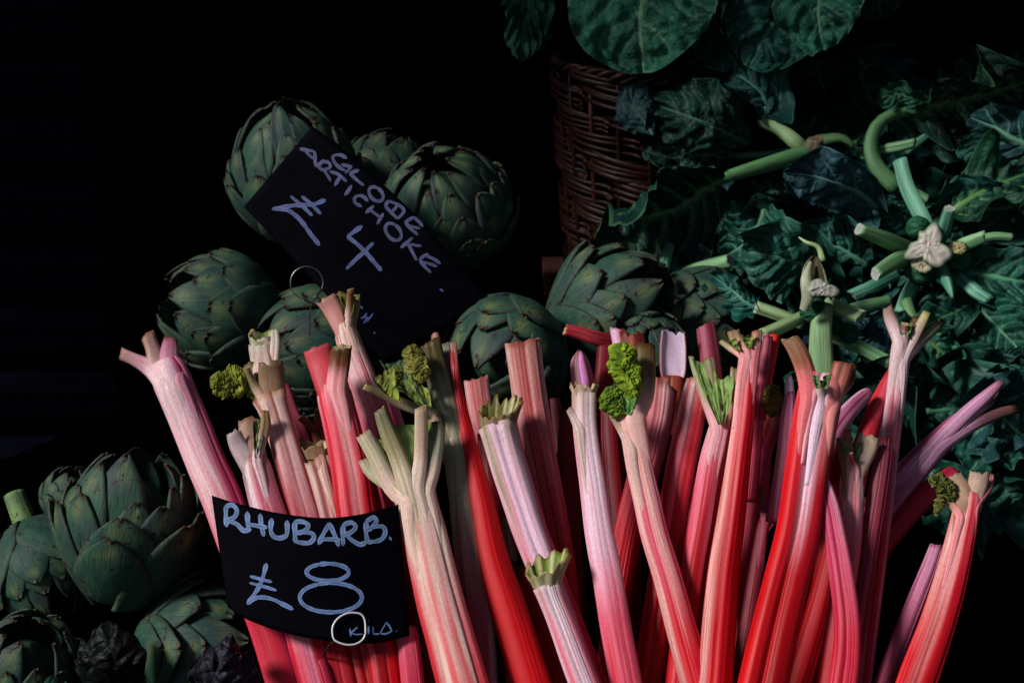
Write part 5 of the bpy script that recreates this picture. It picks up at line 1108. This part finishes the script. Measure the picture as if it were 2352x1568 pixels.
strokes(c2, z8, d2, [
 [(628, 655), (600, 760), (560, 850), (485, 958)], {'p': [(505, 750), (580, 770), (668, 792)], 'w': 7.5}, {'p': [(503, 800), (600, 825), (702, 856)], 'w': 7.5},
 [(485, 958), (560, 912), (660, 920), (750, 960), (830, 1000)],
 ell(1098, 718, 162, 66, 18), ell(1122, 912, 238, 112, 22)], 9.6, (114, 138, 182), 'letter', (4, 2))
strokes(c2, z8, d2, [
 [(1268, 1150), (1275, 1208)], [(1325, 1138), (1275, 1185)], [(1275, 1185), (1320, 1195), (1365, 1190)], [(1410, 1130), (1411, 1190)], [(1410, 1084), (1412, 1085)],
 [(1443, 1135), (1446, 1190)], [(1446, 1190), (1490, 1190)], [(1548, 1100), (1572, 1135), (1590, 1168)], [(1590, 1168), (1540, 1190), (1500, 1185)], [(1500, 1185), (1525, 1140), (1548, 1100)], [(1624, 1168), (1626, 1169)]], 3.6, (110, 140, 185), 'letter', (3, 2, 2, 3, 1))
za = lambda x, y: ((350 + x / 2.412) * f2, (250 + y / 2.412) * f2)
zb = lambda x, y: ((850 + x / 2.412) * f2, (250 + y / 2.412) * f2)
def d1(x, y): return 1.76 - (y - 290) * 1.2e-4 + ((x + y * 0.6 - 1150) / 400) ** 2 * 0.012
c1 = card('artichoke_price_card', [(718, 290), (800, 352), (960, 500), (1125, 690)], [(560, 475), (650, 570), (770, 700), (885, 835)], d1, 'tilted black card reading GLOBE ARTICHOKE and a price, among the artichokes')
pc = (92, 94, 128)
strokes(c1, za, d1, [
 [(922, 274), (965, 282), (1008, 290)], [(1008, 290), (1012, 330), (1012, 372)], [(955, 290), (985, 318), (1010, 335)],
 [(1015, 378), (1040, 362), (1060, 340)], [(1045, 352), (1085, 352), (1102, 380), (1060, 398), (1030, 380)], [(1060, 395), (1085, 430), (1102, 462)],
 [(1128, 488), (1145, 460), (1165, 430)], [(1100, 408), (1150, 425), (1195, 465)], [(1188, 545), (1208, 518), (1225, 490)],
 [(1322, 580), (1290, 552), (1250, 555), (1245, 588), (1282, 612)],
 [(1312, 650), (1335, 628), (1355, 610)], [(1378, 715), (1395, 685), (1412, 655)], [(1335, 632), (1365, 655), (1400, 680)],
 ell(1472, 762, 58, 38, 12, 50),
 [(1196, 328), (1160, 310), (1118, 316), (1124, 352), (1155, 384), (1186, 400)], [(1168, 366), (1198, 374), (1226, 378)], [(1226, 378), (1210, 396), (1190, 414)],
 [(1268, 400), (1240, 408), (1215, 420)], [(1215, 420), (1255, 455), (1296, 488)], ell(1370, 540, 50, 34, 12, 45)], 7.4, pc, 'letter', (3, 3, 2, 1, 1, 3, 1, 3, 2, 1))
strokes(c1, zb, d1, [
 [(235, 580), (218, 610)], [(218, 612), (255, 650), (292, 685)], [(235, 580), (300, 605), (328, 640), (292, 685)], [(255, 645), (280, 620), (290, 600)],
 [(312, 855), (345, 825), (378, 798)], [(350, 830), (378, 880), (402, 928)], [(368, 835), (400, 842), (428, 845)],
 [(420, 925), (450, 965), (485, 1000)], [(420, 925), (445, 905), (470, 893)], [(440, 940), (480, 950), (520, 965)], [(455, 900), (500, 920), (542, 948)],
 [(335, 705), (370, 745), (408, 778)], [(335, 705), (360, 690), (385, 675)], [(360, 728), (390, 735), (420, 742)], [(385, 675), (415, 700), (438, 730)]], 7.4, pc, 'letter', (4, 3, 4, 4))
strokes(c1, za, d1, [
 [(1070, 575), (1000, 600), (880, 608), (762, 628)], [(775, 625), (860, 640), (930, 700), (985, 775), (1035, 838)], {'p': [(870, 555), (930, 605), (993, 665)], 'w': 8}, {'p': [(935, 555), (990, 600), (1043, 655)], 'w': 8},
 [(1285, 730), (1240, 762), (1202, 790)], [(1202, 790), (1260, 835), (1320, 895), (1400, 988)], [(1352, 828), (1300, 880), (1250, 925), (1198, 978)]], 9.4, (96, 106, 150), 'letter', (4, 3))
strokes(c1, zb, d1, [[(70, 1200), (86, 1212)], [(76, 1270), (95, 1262), (110, 1240)], [(92, 1300), (108, 1275), (112, 1262)], [(100, 1270), (125, 1265)], [(112, 1290), (130, 1265), (146, 1242)], [(150, 1356), (160, 1358)], [(540, 1098), (560, 1112)]], 3.6, (84, 96, 150), 'letter', (1, 4, 1, 1))
MSPIKE = simple('shaded_wire', (46, 44, 46), 0.5, 0.3, 20, 0.1, 0, 0.6)  # darker copy of the wire, shade put into its colour
MWIRE2 = simple('lit_wire', (225, 225, 228), 0.5, 0.5, 20, 0.05, 0, 0.3)  # paler copy of the wire, its lit look put into the colour
def wire(label, paths, wpx, mat=MWIRE):
    root = empty('card_holder', P(*paths[-1][-1])); tag(root, label, 'card holder', 'wire card holders')
    for nm, path in zip(('ring', 'spike'), paths):
        q = catmull([(x, y, wpx, d) for x, y, d in path], max(16, len(path) * 5)); p3 = [P(a[0], a[1], a[3]) for a in q]; fm = frames(p3); r = wpx * 1.5 / K / 2
        v = [p + s * math.cos(a) * r + t * math.sin(a) * r for p, (T, s, t) in zip(p3, fm) for a in [2 * math.pi * j / 8 for j in range(8)]]
        mesh_obj(nm, v, grid_faces(len(p3), 8, True) + [tuple(range(8))[::-1], tuple((len(p3) - 1) * 8 + j for j in range(8))], mat if nm == 'ring' else MSPIKE, root)
ring2 = [(1388, 1195), (1386, 1110), (1372, 1060), (1340, 1034), (1260, 1030), (1185, 1065), (1140, 1125), (1135, 1190), (1155, 1240), (1235, 1272), (1310, 1268), (1365, 1235), (1388, 1190)]
wire('wire holder with its squarish ring over the lower right of the rhubarb card', [[(*z8(x, y), d2(*z8(x, y)) - 0.004) for x, y in ring2], [(*z8(1150, 1243), d2(*z8(1150, 1243)) - 0.003), (*z8(1104, 1285), 1.402), (*z8(1060, 1360), 1.42), (*z8(1025, 1450), 1.43)]], 4.2, MWIRE2)
ring1 = [(962 + 96 * math.cos(a), 1062 + 96 * math.sin(a)) for a in [0.45 + 2 * math.pi * i / 18 for i in range(19)]]
wire('wire holder with a round ring stuck into the artichoke under the tilted card', [[(*za(x, y), 1.66) for x, y in ring1], [(*za(1050, 1095), 1.66), (*za(1010, 1155), 1.655), (*za(984, 1215), 1.65), (*za(980, 1290), 1.65), (*za(980, 1370), 1.65)]], 2.9)
